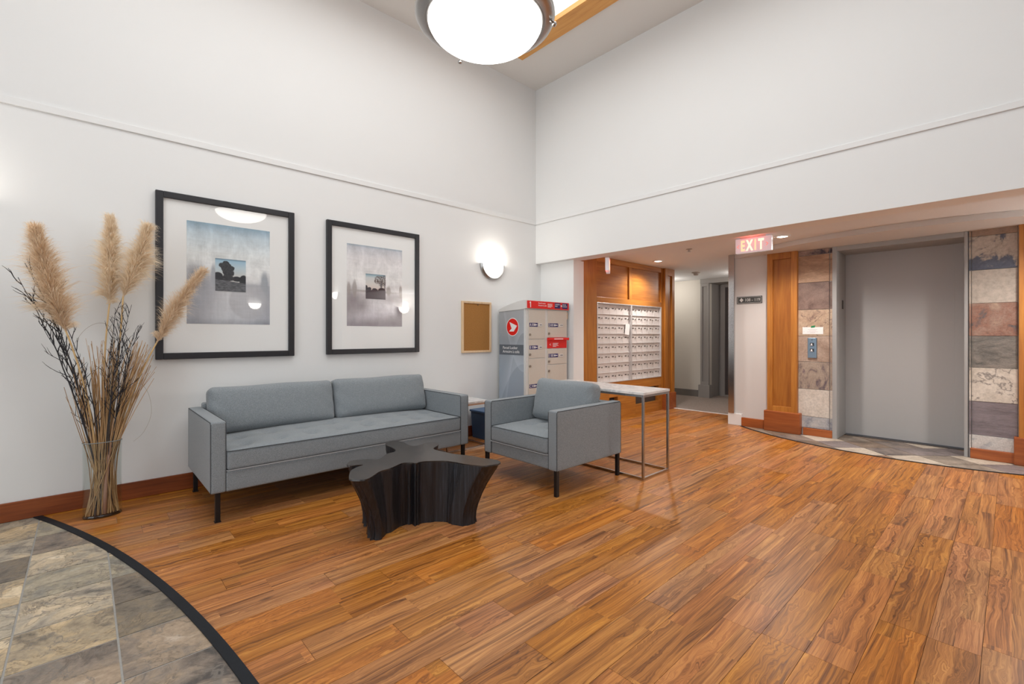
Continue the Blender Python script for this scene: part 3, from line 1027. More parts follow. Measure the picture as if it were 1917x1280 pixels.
# lower front; near-black sheets stand for the shade in its two openings
MB().box(4.945, 5.22, fy, 3.76, 0, 0.385, 0.002).build('lower_panel', M['woodX'], mc)
MB().box(5.22, 5.42, fy, 3.76, 0.310, 0.385, 0.002).build('lower_panel', M['woodX'], mc)
MB().box(5.22, 5.42, fy, 3.76, 0, 0.20, 0.002).build('lower_panel', M['woodX'], mc)
MB().box(5.42, 5.865, fy, 3.76, 0, 0.385, 0.002).build('lower_panel', M['woodX'], mc)
MB().box(5.865, 6.505, fy, 3.76, 0, 0.150, 0.002).build('lower_panel', M['woodX'], mc)
MB().box(6.505, 6.585, fy, 3.76, 0, 0.385, 0.002).build('lower_panel', M['woodX'], mc)
MB().box(5.23, 5.41, 3.757, 3.762, 0.20, 0.31).build('opening_shade', M['dark'], mc)
MB().box(5.87, 6.50, 3.757, 3.762, 0.15, 0.385).build('opening_shade', M['slot'], mc)
# narrow pilaster at the hall end with recessed panel and plinth
MB().box(6.640, 6.93, 3.685, 3.77, 0.2, 2.2).build('end_pilaster', M['woodDZ'], mc)
MB().box(6.640, 6.720, 3.662, 3.69, 0.25, 2.2, 0.003).build('stile', M['woodZ'], mc)
MB().box(6.855, 6.93, 3.662, 3.69, 0.25, 2.2, 0.003).build('stile', M['woodZ'], mc)
MB().box(6.720, 6.855, 3.662, 3.69, 2.09, 2.2, 0.003).build('rail', M['woodX'], mc)
MB().box(6.610, 6.95, 3.645, 3.80, 0, 0.256, 0.005).build('plinth_block', M['plinth'], mc)

# two banks of aluminium mailboxes
dm = None


def bank(x0, x1, label):
    global dm
    t = thing('mailbox_bank', label, 'mailboxes', ((x0 + x1) / 2, 3.70, 0.515), 'mailbox banks in the wooden cabinet')
    z0, z1 = 0.515, 1.592
    f = MB().box(x0, x0 + 0.012, 3.695, 3.758, z0, z1, 0.002).box(x1 - 0.022, x1, 3.695, 3.758, z0, z1, 0.002)
    f.box(x0 + 0.001, x1 - 0.001, 3.6945, 3.757, z1 - 0.012, z1 - 0.0005, 0.002).box(x0 + 0.001, x1 - 0.001, 3.6945, 3.757, z0 + 0.0005, z0 + 0.010, 0.002)
    f.build('bank_frame', M['aluframe'], t)
    MB().box(x0 + 0.01, x1 - 0.01, 3.748, 3.759, z0, z1).build('bank_back', M['slot'], t)
    nx, nz = 5, 8
    wx = (x1 - x0 - 0.034) / nx
    hz = (z1 - z0 - 0.022) / nz
    for j in range(nz):
        zz = z0 + 0.010 + j * hz
        MB().box(x0 + 0.012, x1 - 0.022, 3.716, 3.75, zz + hz - 0.012, zz + hz - 0.001, 0.003).build('shelf_rail', M['alu'], t)
        for i in range(nx):
            xx = x0 + 0.012 + i * wx
            if dm is None:
                d = MB().box(xx + 0.0012, xx + wx - 0.0012, 3.727, 3.748, zz + 0.001, zz + hz - 0.0135, 0.002, 1).build('mailbox_door', M['alu'], t)
                p = MB().box(xx + wx * 0.30, xx + wx * 0.58, 3.7245, 3.728, zz + hz * 0.52, zz + hz * 0.62).build('name_slot', M['slot'], d)
                k = MB().lathe([(0, 0.009), (0.010, 0.009), (0.010, 0.0)], (xx + wx * 0.80, 3.727, zz + hz * 0.53), 10, (0, -1, 0)).build('lock', M['steel'], d)
                dm = (d, p, k, xx, zz)
                continue
            d0, p0, k0, bx, bz = dm
            d = d0.copy()
            C.objects.link(d)
            d.parent = t
            base = ORG[d0.parent.name]
            d.location = Vector((xx - bx, 0, zz - bz)) + base - ORG[t.name]
            for c0 in (p0, k0):
                c = c0.copy()
                C.objects.link(c)
                c.parent = d
    return t


bank(4.949, 5.757, 'pale metal mailbox bank beside the white pier, left of the centre divider')
bank(5.757, 6.585, 'pale metal mailbox bank nearer the hall end of the cabinet')
nt = MB().plane_prism([(0, 0), (0.105, -0.012), (0.135, 0.145), (0.02, 0.15)], (5.605, 3.712, 1.17), (1, 0, 0), (0, 0, 1), (0, -1, 0), 0.002).build('paper_notice', M['paper'])
tag(nt, 'small white paper notice stuck on the mailbox doors', 'notice')

# ================================================================ EXIT SIGNS, SIGN PLATE, CALL PANEL
def exit_sign(label, O, yaw, lit=True, grp='ceiling exit signs'):
    """sign face looks along -x before yaw; O = centre of its top"""
    t = thing('exit_sign', label, 'exit sign', O, grp)
    x, y, z = O
    hw_, hh = 0.178, 0.164
    MB().box(x - 0.022, x + 0.026, y - hw_, y + hw_, z - hh, z - 0.012, 0.004).build('sign_box', M['exitbox'], t)
    MB().box(x - 0.026, x + 0.030, y - hw_ + 0.05, y + hw_ - 0.05, z - 0.014, z).build('mount', M['whitetrim'], t)
    for s, X in ((-1, x - 0.0225), (1, x + 0.0265)):
        U = (0, s, 0)
        for ch, cx, mt in (('E', -0.102, 'exitA'), ('X', -0.034, 'exitB'), ('I', 0.024, 'exitA'), ('T', 0.080, 'exitB')):
            text('letter', ch, (X, y + s * cx, z - hh + 0.024), U, (0, 0, 1), 0.150, M[mt], t, 'CENTER', 0.56, 0.002, bold=0.006)
        for ch, cx in (('<', -0.150), ('>', 0.138)):
            text('chevron', ch, (X, y + s * cx, z - 0.125), U, (0, 0, 1), 0.085, M['exitC'], t, 'CENTER', 0.5, 0.002)
    t.rotation_euler = (0, 0, yaw)
    return t


exit_sign('lit exit sign facing the room, above the pale wall with the number plate', (5.20, 1.857, 2.20), 0)
exit_sign('exit sign seen edge-on, in front of the wooden mailbox cabinet', (4.865, 3.475, 2.12), math.radians(-56.5))
EX2 = bpy.data.objects['exit_sign.001']
MB().box(4.85, 4.88, 3.46, 3.49, 2.119, 2.20).build('stem', M['whitetrim'], EX2).parent = EX2

area('exit_sign_glow', (5.17, 1.857, 2.15), (4.4, 1.857, 2.16), 0.30, 0.05, 0.6, (1, 0.05, 0.04))
area('exit_sign_glow_up', (5.07, 1.86, 2.165), (5.05, 1.86, 2.6), 0.05, 0.26, 0.38, (1, 0.05, 0.05))
spot('added_red_spot', (5.02, 3.56, 2.06), (6.42, 3.70, 1.93), 4.0, (1, 0.02, 0.03), 14, 1.0, 0.02)  # spot added for the red patch on the cabinet, not a lamp of the sign
point('exit_sign_glow_side', (4.93, 3.43, 2.10), 0.35, (1, 0.05, 0.04), 0.02)
point('exit_sign_glow_low', (4.78, 3.46, 1.93), 0.25, (1, 0.06, 0.05), 0.02)

sg = thing('number_plate', 'charcoal wall plate reading 108 - 119 under the exit sign', 'sign', (6.20, 2.263, 1.605))
MB().box(6.190, 6.20, 2.112, 2.414, 1.560, 1.651, 0.001).build('plate', M['plate'], sg)
bd = MB()
for a0, a1, c0, c1 in ((2.122, 2.404, 1.642, 1.645), (2.122, 2.404, 1.566, 1.569), (2.122, 2.125, 1.566, 1.645), (2.401, 2.404, 1.566, 1.645)):
    bd.box(6.1885, 6.191, a0, a1, c0, c1)
bd.build('border_line', M['silver'], sg)
text('lettering', '108 - 119', (6.1895, 2.318, 1.587), (0, -1, 0), (0, 0, 1), 0.055, M['silver'], sg, 'LEFT', 0.86)
lf = []
for i in range(24):
    a = 2 * math.pi * i / 24
    r = 0.016 + 0.010 * abs(math.cos(2 * a))
    lf.append((r * math.cos(a) * 0.85, r * math.sin(a)))
MB().plane_prism(lf, (6.1895, 2.357, 1.606), (0, -1, 0), (0, 0, 1), (-1, 0, 0), 0.001).build('emblem', M['silver'], sg)

cp = thing('call_panel', 'blue-grey metal elevator call panel with two buttons on tan slate', 'call panel', (6.185, 1.56, 0.9))
MB().box(6.165, 6.185, 1.523, 1.613, 0.895, 1.128, 0.004).build('faceplate', M['bluesteel'], cp)
for zz, nm in ((1.052, 'up'), (0.985, 'down')):
    bt = MB().box(6.158, 6.166, 1.548, 1.588, zz - 0.019, zz + 0.019, 0.003).build('button', M['button'], cp)
    MB().box(6.1565, 6.159, 1.564, 1.578, zz - 0.011, zz + 0.011).box(6.1565, 6.159, 1.556, 1.585, zz - 0.013, zz - 0.009).build('button_symbol', M['white'], bt)
MB().lathe([(0, 0.003), (0.005, 0.003), (0.005, 0)], (6.165, 1.568, 1.104), 10, (-1, 0, 0)).build('indicator', M['button'], cp)

pn = thing('paper_notice', 'white printed paper notice taped to the slate above the call panel', 'notice', (6.183, 1.57, 1.18))
MB().box(6.1815, 6.1835, 1.462, 1.668, 1.170, 1.252).build('sheet', M['paper'], pn)
ln = MB()
for zz, a, c in ((1.222, 1.52, 1.615), (1.208, 1.53, 1.60), (1.195, 1.512, 1.622), (1.185, 1.54, 1.59)):
    ln.box(6.1808, 6.1816, a, c, zz, zz + 0.003)
ln.box(6.1808, 6.1816, 1.650, 1.656, 1.196, 1.200)
ln.build('print_lines', M['ink'], pn)
MB().plane_prism([(0, 0), (0.04, 0.004), (0.046, 0.028), (0.006, 0.022)], (6.1812, 1.585, 1.243), (0, -1, 0), (0, 0, 1), (-1, 0, 0), 0.001).build('tape', M['green'], pn)

# ================================================================ CEILING FITTINGS
def downlight(label, x, y, z=2.20):
    t = thing('downlight', label, 'ceiling light', (x, y, z), 'recessed lobby downlights')
    MB().lathe([(0.052, 0.0), (0.075, 0.0), (0.078, -0.006), (0.050, -0.010), (0.052, 0.0)], (x, y, z), 32).build('trim_ring', M['whitetrim'], t, True)
    MB().lathe([(0, -0.012), (0.030, -0.010), (0.050, -0.004)], (x, y, z), 24).build('lens', M['lens'], t, True)
    return t


downlight('recessed downlight in the lobby ceiling over the mailboxes', 5.911, 3.37)
downlight('recessed downlight in the lobby ceiling just past the exit sign', 5.394, 1.642)
for i, (x, y, pwr) in enumerate(((5.911, 3.37, 85), (5.394, 1.642, 90), (5.35, -0.30, 80))):  # last beam is added out of view and has no fixture
    spot('downlight_beam', (x, y, 2.175), (x, y, 0), pwr, (1, 0.93, 0.87), 150, 0.7, 0.05)
point('hall_fill', (7.9, 4.45, 2.0), 10, (1, 0.93, 0.84), 0.12)  # unseen lamps without fixtures, added to brighten the hall
point('hall_fill', (8.0, 2.95, 2.05), 8, (1, 0.92, 0.84), 0.12)

sk = thing('sprinkler', 'small ceiling sprinkler head between the header and the hall', 'sprinkler', (5.378, 2.655, 2.2))
MB().lathe([(0, 0), (0.035, 0), (0.035, -0.004), (0.012, -0.008), (0.010, -0.030), (0, -0.032)], (5.378, 2.655, 2.2), 20).build('escutcheon', M['detector'], sk, True, 40)
MB().lathe([(0, -0.034), (0.020, -0.034), (0.020, -0.037), (0, -0.038)], (5.378, 2.655, 2.2), 16).build('deflector', M['nickel'], sk)
dt = thing('smoke_detector', 'round beige smoke detector on the hall ceiling', 'smoke detector', (7.45, 3.56, 2.2))
MB().lathe([(0, 0), (0.068, 0), (0.068, -0.014), (0.040, -0.022), (0.040, -0.045), (0.030, -0.052), (0, -0.052)], (7.45, 3.56, 2.2), 28).build('housing', M['detector'], dt, True, 40)

# big opal bowl pendant
PX, PY = 1.476, 1.790
pd = thing('pendant_lamp', 'large opal glass bowl pendant with brushed metal rim below the high ceiling', 'ceiling lamp', (PX, PY, 2.50))
ZR = 2.722
bowl = []
for i in range(17):
    a = math.pi / 2 * i / 16
    bowl.append((0.284 * math.sin(a), ZR - 0.128 * math.cos(a)))
MB().lathe(bowl, (PX, PY, 0), 64).build('bowl', M['bowl'], pd, True)
ring = [(0.279, ZR - 0.004), (0.284, ZR - 0.014), (0.290, ZR - 0.015), (0.294, ZR - 0.008), (0.300, ZR - 0.010), (0.330, ZR + 0.002), (0.342, ZR + 0.010), (0.347, ZR + 0.020), (0.346, ZR + 0.028), (0.335, ZR + 0.028), (0.30, ZR + 0.012), (0.280, ZR + 0.010), (0.279, ZR - 0.004)]
MB().lathe(ring, (PX, PY, 0), 72).build('rim', M['nickel'], pd, True, 50)
for k in range(3):
    a = math.radians(-45 + 120 * k)
    dx, dy = math.cos(a), math.sin(a)
    MB().lathe([(0, 0.036), (0.010, 0.034), (0.013, 0.026), (0.010, 0.016), (0.006, 0.014), (0.006, 0.0)], (PX + dx * 0.325, PY + dy * 0.325, ZR + 0.000), 14, (dx, dy, -0.9)).build('thumbscrew', M['chrome'], pd, True)
MB().tube([(PX, PY, ZR + 0.0), (PX, PY, ZC + 0.42)], 0.010, 12).build('stem', M['nickel'], pd, True)
for k in range(3):
    a = math.radians(-45 + 120 * k)
    MB().tube([(PX + 0.33 * math.cos(a), PY + 0.33 * math.sin(a), ZR + 0.036), (PX, PY, ZR + 0.45)], 0.004, 8).build('suspension_rod', M['nickel'], pd)
MB().lathe([(0, ZC + 0.42), (0.075, ZC + 0.42), (0.070, ZC + 0.395), (0.02, ZC + 0.375), (0, ZC + 0.375)], (PX, PY, 0), 32).build('canopy', M['nickel'], pd, True, 40)
point('pendant_light', (PX, PY, ZR + 0.10), 8, (1, 0.95, 0.87), 0.12)


def sconce(label, O, n, side):
    """half-bowl wall light: O on the wall, n outward normal, side along the wall"""
    O, n, side = Vector(O), Vector(n), Vector(side)
    t = thing('wall_sconce', label, 'wall light', O, 'half-bowl wall sconces')
    W_, H_, D_ = 0.150, 0.150, 0.105
    m = MB()
    rows = []
    for i in range(11):
        a = math.pi / 2 * i / 10          # down from the rim
        row = []
        for k in range(25):
            ph = math.pi * k / 24
            rx, rd = W_ * math.cos(a) ** 0.75, D_ * math.cos(a) ** 0.75
            row.append(m.bm.verts.new(O + side * (rx * math.cos(ph)) + n * (rd * math.sin(ph) + 0.012) + Vector((0, 0, -H_ * math.sin(a)))))
        rows.append(row)
    for i in range(10):
        for k in range(24):
            m.bm.faces.new((rows[i][k], rows[i][k + 1], rows[i + 1][k + 1], rows[i + 1][k]))
    m.build('glass_bowl', M['sconce'], t, True)
    m = MB()
    rows = []
    for k in range(33):
        ph = math.pi * k / 32
        row = []
        for (r, d) in ((0.150, 0.0), (0.186, 0.0), (0.188, 0.020), (0.168, 0.042), (0.150, 0.030)):
            row.append(m.bm.verts.new(O + side * (r * math.cos(ph)) + Vector((0, 0, -r * math.sin(ph))) + n * d))
        rows.append(row)
    for k in range(32):
        for j in range(5):
            m.bm.faces.new((rows[k][j], rows[k][(j + 1) % 5], rows[k + 1][(j + 1) % 5], rows[k + 1][j]))
    m.bm.faces.new(rows[0])
    m.bm.faces.new(rows[-1][::-1])
    m.build('metal_band', M['nickel'], t, True, 35)
    return t


sconce('glowing half-bowl wall sconce above the cork board', (3.600, WA, 2.005), (0, -1, 0), (1, 0, 0))
point('sconce_light', (3.600, WA - 0.075, 2.03), 3.5, (1, 0.93, 0.82), 0.05)
sconce('half-bowl wall sconce on the rear wall, seen only as a reflection', (3.34, LY0, 2.00), (0, 1, 0), (-1, 0, 0))
sconce('half-bowl wall sconce on the right wall past the opening, seen only as a reflection', (WB, -2.3, 2.15), (-1, 0, 0), (0, -1, 0))

sconce('half-bowl wall sconce on the left wall, just beyond the left edge of the view', (-0.66, WA, 2.005), (0, -1, 0), (1, 0, 0))
point('sconce_light', (-0.66, WA - 0.075, 2.03), 3.5, (1, 0.93, 0.82), 0.05)
sconce('unseen half-bowl wall sconce added on the elevator wall to brighten the lobby ceiling', (6.20, -1.15, 1.72), (-1, 0, 0), (0, -1, 0))
point('sconce_light', (6.08, -1.15, 1.80), 26, (1, 0.97, 0.93), 0.06)  # strong lamp and its sconce added to brighten the lobby ceiling
sconce('half-bowl wall sconce added on the end wall of the lobby, seen only as a reflection', (5.93, -2.0, 1.86), (0, 1, 0), (1, 0, 0))
point('sconce_light', (5.93, -1.88, 1.93), 26, (1, 0.97, 0.93), 0.06)  # added to brighten the lobby ceiling; sconce placed by its reflection in a print

# ================================================================ CORK BOARD
cb = thing('cork_board', 'small pine-framed cork board on the wall under the sconce', 'notice board', (3.36, WA, 1.25))
x0, x1, z0, z1 = 3.143, 3.578, 0.957, 1.548
MB().box(x0 + 0.01, x1 - 0.01, WA - 0.012, WA, z0 + 0.01, z1 - 0.01).build('cork_sheet', M['cork'], cb)
for (a, c, e, f_) in ((x0, x0 + 0.026, z0, z1), (x1 - 0.026, x1, z0, z1), (x0 + 0.026, x1 - 0.026, z1 - 0.024, z1), (x0 + 0.026, x1 - 0.026, z0, z0 + 0.024)):
    MB().box(a, c, WA - 0.022, WA, e, f_, 0.003).build('frame_bar', M['pine'], cb)
MB().lathe([(0, 0.010), (0.006, 0.009), (0.005, 0.0)], (3.375, WA - 0.012, 1.510), 10, (0, -1, 0)).build('push_pin', M['slot'], cb, True)

# ================================================================ FRAMED PRINTS
def art_material(name, kind):
    b = NT(name)
    G = b.gen()
    s = b.n('SeparateXYZ', {0: G})
    x, z = s.outputs[0], s.outputs[2]
    cloud = b.noise(b.mapping(G, (2.2, 1, 2.2)), 2.2, 6, 0.62, 0.4)
    scr = b.noise(b.mapping(G, (40, 1, 3)), 1.0, 4, 0.7)
    scr2 = b.noise(b.mapping(G, (3, 1, 46)), 1.0, 4, 0.7)

    def blob(cx, cz, rx, rz, edge=0.25, wob=0.0, sc=9.0):
        dx = b.math('DIVIDE', b.math('SUBTRACT', x, cx), rx)
        dz = b.math('DIVIDE', b.math('SUBTRACT', z, cz), rz)
        d = b.math('SQRT', b.math('ADD', b.math('MULTIPLY', dx, dx), b.math('MULTIPLY', dz, dz)))
        if wob:
            d = b.math('ADD', d, b.math('MULTIPLY', b.math('SUBTRACT', b.noise(b.mapping(G, (1, 1, 1), (cx * 9, 0, cz * 7)), sc, 5, 0.65), 0.5), wob))
        return b.ramp(d, [(max(0.0, 1 - edge) / 2, 1.0), ((1 + edge) / 2, 0.0)]) if False else b.n('MapRange', {0: d, 1: 1 - edge, 2: 1 + edge, 3: 1.0, 4: 0.0}, clamp=True).outputs[0]

    if kind == 1:
        base = b.ramp(z, [(0.0, (0.34, 0.36, 0.41)), (0.07, (0.58, 0.60, 0.64)), (0.28, (0.80, 0.81, 0.84)), (0.48, (0.84, 0.845, 0.84)), (0.70, (0.80, 0.83, 0.83)), (0.90, (0.60, 0.70, 0.76)), (1.0, (0.30, 0.44, 0.55))])
        dk = [(0.06, 0.20, 0.22, 0.20, 0.9), (0.20, 0.36, 0.16, 0.14, 0.9), (0.10, 0.46, 0.10, 0.10, 0.7), (0.95, 0.26, 0.10, 0.20, 0.7), (0.85, 0.33, 0.16, 0.06, 0.8)]
        tr_ = [(0.93, 0.38, 0.050, 0.17, 0.22), (0.30, 0.47, 0.032, 0.12, 0.3), (0.72, 0.40, 0.24, 0.014, 0.6)]
        dkc, trc = (0.22, 0.23, 0.28), (0.34, 0.37, 0.41)
    else:
        base = b.ramp(z, [(0.0, (0.40, 0.37, 0.42)), (0.08, (0.58, 0.55, 0.59)), (0.25, (0.80, 0.77, 0.80)), (0.45, (0.76, 0.73, 0.73)), (0.60, (0.86, 0.845, 0.83)), (0.85, (0.80, 0.775, 0.785)), (0.97, (0.64, 0.65, 0.69)), (1.0, (0.36, 0.44, 0.52))])
        dk = [(0.10, 0.33, 0.14, 0.11, 0.7), (0.03, 0.22, 0.10, 0.16, 0.9), (0.97, 0.22, 0.10, 0.16, 0.4), (0.86, 0.36, 0.20, 0.05, 0.9), (0.25, 0.25, 0.12, 0.08, 0.9), (0.35, 0.03, 0.2, 0.06, 0.9), (0.80, 0.04, 0.2, 0.07, 0.9)]
        tr_ = [(0.13, 0.46, 0.038, 0.10, 0.22), (0.03, 0.45, 0.03, 0.08, 0.25), (0.97, 0.45, 0.03, 0.08, 0.22), (0.74, 0.45, 0.04, 0.06, 0.3), (0.5, 0.435, 0.6, 0.012, 0.7)]
        dkc, trc = (0.27, 0.235, 0.25), (0.38, 0.335, 0.315)
    col = b.mix(0.5, base, b.ramp(cloud, [(0.32, 0.55), (0.62, 1.18)]), 'MULTIPLY')
    for (cx, cz, rx, rz, e) in dk:
        col = b.mix(b.math('MULTIPLY', blob(cx, cz, rx, rz, e, 1.0, 6), 0.78), col, dkc)
    for (cx, cz, rx, rz, e) in tr_:
        col = b.mix(b.math('MULTIPLY', blob(cx, cz, rx, rz, e, 0.5, 14), 0.85), col, trc)
    if kind == 1:
        col = b.mix(b.math('MULTIPLY', blob(0.40, 0.20, 0.26, 0.22, 0.8, 0.5, 4), 0.55), col, (0.66, 0.67, 0.70))
        # faint boulder
        col = b.mix(b.math('MULTIPLY', blob(0.72, 0.245, 0.235, 0.19, 0.06, 0.1, 5), 0.5), col, (0.43, 0.43, 0.46))
        col = b.mix(b.math('MULTIPLY', blob(0.78, 0.25, 0.22, 0.17, 0.4, 0.2, 5), 0.6), col, (0.55, 0.555, 0.58))
    sc = b.math('ADD', b.math('MULTIPLY', scr, 0.5), b.math('MULTIPLY', scr2, 0.5))
    col = b.mix(0.28, col, b.ramp(sc, [(0.36, 0.70), (0.58, 1.10)]), 'MULTIPLY')
    return b.bsdf(col, 0.7, spec=0.2)


def small_art(name, kind):
    b = NT(name)
    G = b.gen()
    s = b.n('SeparateXYZ', {0: G})
    x, z = s.outputs[0], s.outputs[2]

    def blob(cx, cz, rx, rz, edge, wob, sc):
        dx = b.math('DIVIDE', b.math('SUBTRACT', x, cx), rx)
        dz = b.math('DIVIDE', b.math('SUBTRACT', z, cz), rz)
        d = b.math('SQRT', b.math('ADD', b.math('MULTIPLY', dx, dx), b.math('MULTIPLY', dz, dz)))
        d = b.math('ADD', d, b.math('MULTIPLY', b.math('SUBTRACT', b.noise(b.mapping(G, (1, 1, 1), (cx * 9, 0, cz * 7)), sc, 5, 0.65), 0.5), wob))
        return b.n('MapRange', {0: d, 1: 1 - edge, 2: 1 + edge, 3: 1.0, 4: 0.0}, clamp=True).outputs[0]
    if kind == 1:
        col = b.ramp(z, [(0.45, (0.62, 0.62, 0.60)), (0.75, (0.52, 0.64, 0.70)), (0.94, (0.36, 0.55, 0.68)), (1.0, (0.12, 0.20, 0.28))])
        dark = (0.022, 0.026, 0.034)
        mid = (0.055, 0.06, 0.07)
        gn = b.noise(b.mapping(G, (4, 1, 26)), 1.5, 4, 0.7)
        ground = b.mix(b.ramp(gn, [(0.35, 0.0), (0.65, 1.0)]), (0.030, 0.034, 0.042), (0.21, 0.22, 0.24))
        edge = b.math('ADD', 0.36, b.math('MULTIPLY', x, -0.09))
        g = b.n('MapRange', {0: b.math('SUBTRACT', edge, z), 1: -0.008, 2: 0.008, 3: 0.0, 4: 1.0}, clamp=True).outputs[0]
        for (cx, cz, rx, rz) in ((0.08, 0.42, 0.18, 0.16), (0.92, 0.36, 0.14, 0.17), (0.70, 0.40, 0.16, 0.08), (0.30, 0.36, 0.12, 0.10)):
            col = b.mix(blob(cx, cz, rx, rz, 0.08, 0.35, 8), col, dark)
        for (cx, cz, rx, rz) in ((0.34, 0.87, 0.11, 0.07), (0.22, 0.80, 0.11, 0.08), (0.40, 0.79, 0.12, 0.09), (0.28, 0.70, 0.10, 0.09), (0.52, 0.72, 0.10, 0.08), (0.44, 0.66, 0.12, 0.10), (0.34, 0.60, 0.11, 0.10), (0.52, 0.57, 0.09, 0.09), (0.40, 0.50, 0.13, 0.10), (0.46, 0.41, 0.15, 0.09), (0.33, 0.42, 0.10, 0.09)):
            col = b.mix(blob(cx, cz, rx, rz, 0.10, 0.9, 16), col, b.mix(b.ramp(b.noise(G, 22, 5, 0.7), [(0.48, 0.0), (0.72, 1.0)]), dark, (0.12, 0.13, 0.14)))
        col = b.mix(g, col, ground)
    else:
        col = b.ramp(z, [(0.35, (0.70, 0.58, 0.52)), (0.60, (0.70, 0.66, 0.62)), (0.85, (0.62, 0.64, 0.64)), (0.95, (0.32, 0.46, 0.52)), (1.0, (0.10, 0.20, 0.26))])
        dark = (0.025, 0.014, 0.024)
        gn = b.noise(b.mapping(G, (5, 1, 20)), 1.5, 4, 0.7)
        ground = b.mix(gn, (0.028, 0.02, 0.03), (0.10, 0.075, 0.095))
        g = b.n('MapRange', {0: b.math('SUBTRACT', 0.36, z), 1: -0.01, 2: 0.01, 3: 0.0, 4: 1.0}, clamp=True).outputs[0]
        holes = b.ramp(b.noise(G, 16, 4, 0.7), [(0.45, 1.0), (0.56, 0.15)])
        for (cx, cz, rx, rz) in ((0.68, 0.80, 0.24, 0.16), (0.90, 0.78, 0.18, 0.20), (0.55, 0.72, 0.12, 0.10), (0.82, 0.62, 0.20, 0.08)):
            col = b.mix(b.math('MULTIPLY', blob(cx, cz, rx, rz, 0.10, 0.7, 9), holes), col, (0.10, 0.06, 0.05))
        for (cx, cz, rx, rz) in ((0.03, 0.42, 0.07, 0.12), (0.18, 0.40, 0.10, 0.07), (0.80, 0.34, 0.20, 0.13), (0.45, 0.36, 0.14, 0.08), (0.79, 0.50, 0.022, 0.26), (0.96, 0.50, 0.018, 0.22), (0.74, 0.55, 0.012, 0.14)):
            col = b.mix(blob(cx, cz, rx, rz, 0.10, 0.4, 9), col, dark)
        col = b.mix(g, col, ground)
    return b.bsdf(col, 0.6, spec=0.2)


def picture(label, x0, x1, z0, z1, fw, kind, img, sm):
    t = thing('framed_print', label, 'picture', ((x0 + x1) / 2, WA, (z0 + z1) / 2), 'framed landscape prints')
    y0 = WA - 0.036
    for (a, c, e, f_) in ((x0, x0 + fw, z0, z1), (x1 - fw, x1, z0, z1), (x0 + fw, x1 - fw, z1 - fw, z1), (x0 + fw, x1 - fw, z0, z0 + fw)):
        MB().box(a, c, y0, WA - 0.002, e, f_, 0.004).build('frame_bar', M['frame'], t)
    MB().box(x0 + 0.02, x1 - 0.02, WA - 0.016, WA - 0.004, z0 + 0.02, z1 - 0.02).build('mount_board', M['mat'], t)
    MB().box(img[0], img[1], WA - 0.0175, WA - 0.0155, img[2], img[3]).build('landscape_print', art_material('misty_landscape_print', kind), t)
    MB().box(sm[0], sm[1], WA - 0.0190, WA - 0.0175, sm[2], sm[3]).build('inset_print', small_art('tree_inset_print', kind), t)
    MB().box(x0 + fw - 0.004, x1 - fw + 0.004, WA - 0.0255, WA - 0.0235, z0 + fw - 0.004, z1 - fw + 0.004).build('glass_pane', M['glass'], t)


picture('black framed misty print with a bushy tree inset, beside the pampas vase', 0.385, 1.341, 0.981, 2.214, 0.047, 1, (0.574, 1.149, 1.247, 2.026), (0.758, 0.970, 1.506, 1.761))
picture('black framed misty print with a thin-trunked tree inset, over the sofa', 1.620, 2.581, 0.983, 2.209, 0.046, 2, (1.811, 2.387, 1.246, 2.020), (1.996, 2.203, 1.510, 1.752))

# ================================================================ PARCEL LOCKER
LXa, LXb, LYf, LYb = 3.675, 4.405, 3.741, 4.20
lk = thing('parcel_locker', 'grey parcel locker with red header beside the white pier', 'parcel locker', ((LXa + LXb) / 2, (LYf + LYb) / 2, 0))
MB().box(LXa, LXb, LYf + 0.012, LYb, 0.0, 1.462, 0.006).build('body', M['lockergrey'], lk)
# sloped lid
bm_ = MB()
sec = [(LYf - 0.012, 1.462), (LYf - 0.012, 1.555), (LYf + 0.03, 1.558), (LYf + 0.12, 1.548), (LYf + 0.26, 1.520), (LYf + 0.38, 1.488), (LYb + 0.005, 1.455), (LYb + 0.005, 1.438), (LYf + 0.10, 1.452)]
bm_.plane_prism(sec, (LXa - 0.008, 0, 0), (0, 1, 0), (0, 0, 1), (1, 0, 0), LXb - LXa + 0.016)
bm_.build('sloped_lid', M['lockergrey'], lk)
hd = MB().box(LXa + 0.012, LXb, LYf - 0.020, LYf - 0.010, 1.466, 1.552, 0.002).build('header_panel', M['red'], lk)
FX, FZ = (1, 0, 0), (0, 0, 1)
yh = LYf - 0.0208
MB().plane_prism([(0.014, 0), (0.026, 0), (0.026, 0.066), (0.016, 0.066), (0.004, 0.054), (0.004, 0.045), (0.014, 0.052)], (LXa + 0.040, yh + 0.001, 1.476), FX, FZ, (0, -1, 0), 0.001).build('numeral', M['white'], hd)
text('lettering', 'Parcel Locker\nArmoire à colis', (LXa + 0.185, yh, 1.522), FX, FZ, 0.0225, M['white'], hd, spacing=1.15)
ln = MB()
for k, w in enumerate((0.085, 0.078, 0.085, 0.06)):
    ln.box(LXa + 0.345, LXa + 0.345 + w, yh, yh + 0.001, 1.524 - k * 0.012, 1.529 - k * 0.012)
ln.build('small_print', M['white'], hd)
for xx in (LXa + 0.468, LXa + 0.603):
    MB().box(xx, xx + 0.100, yh + 0.0002, yh + 0.001, 1.478, 1.545).build('blue_block', M['navy'], hd)
text('lettering', 'CANADA\nPOST', (LXa + 0.474, yh - 0.0004, 1.520), FX, FZ, 0.0195, M['white'], hd, spacing=1.1)
text('lettering', 'POSTES\nCANADA', (LXa + 0.609, yh - 0.0004, 1.520), FX, FZ, 0.0195, M['white'], hd, spacing=1.1)
wing = [(-0.40, 0.46), (0.62, 0.10), (0.18, -0.42), (-0.46, -0.42), (-0.10, -0.13), (-0.20, 0.02)]
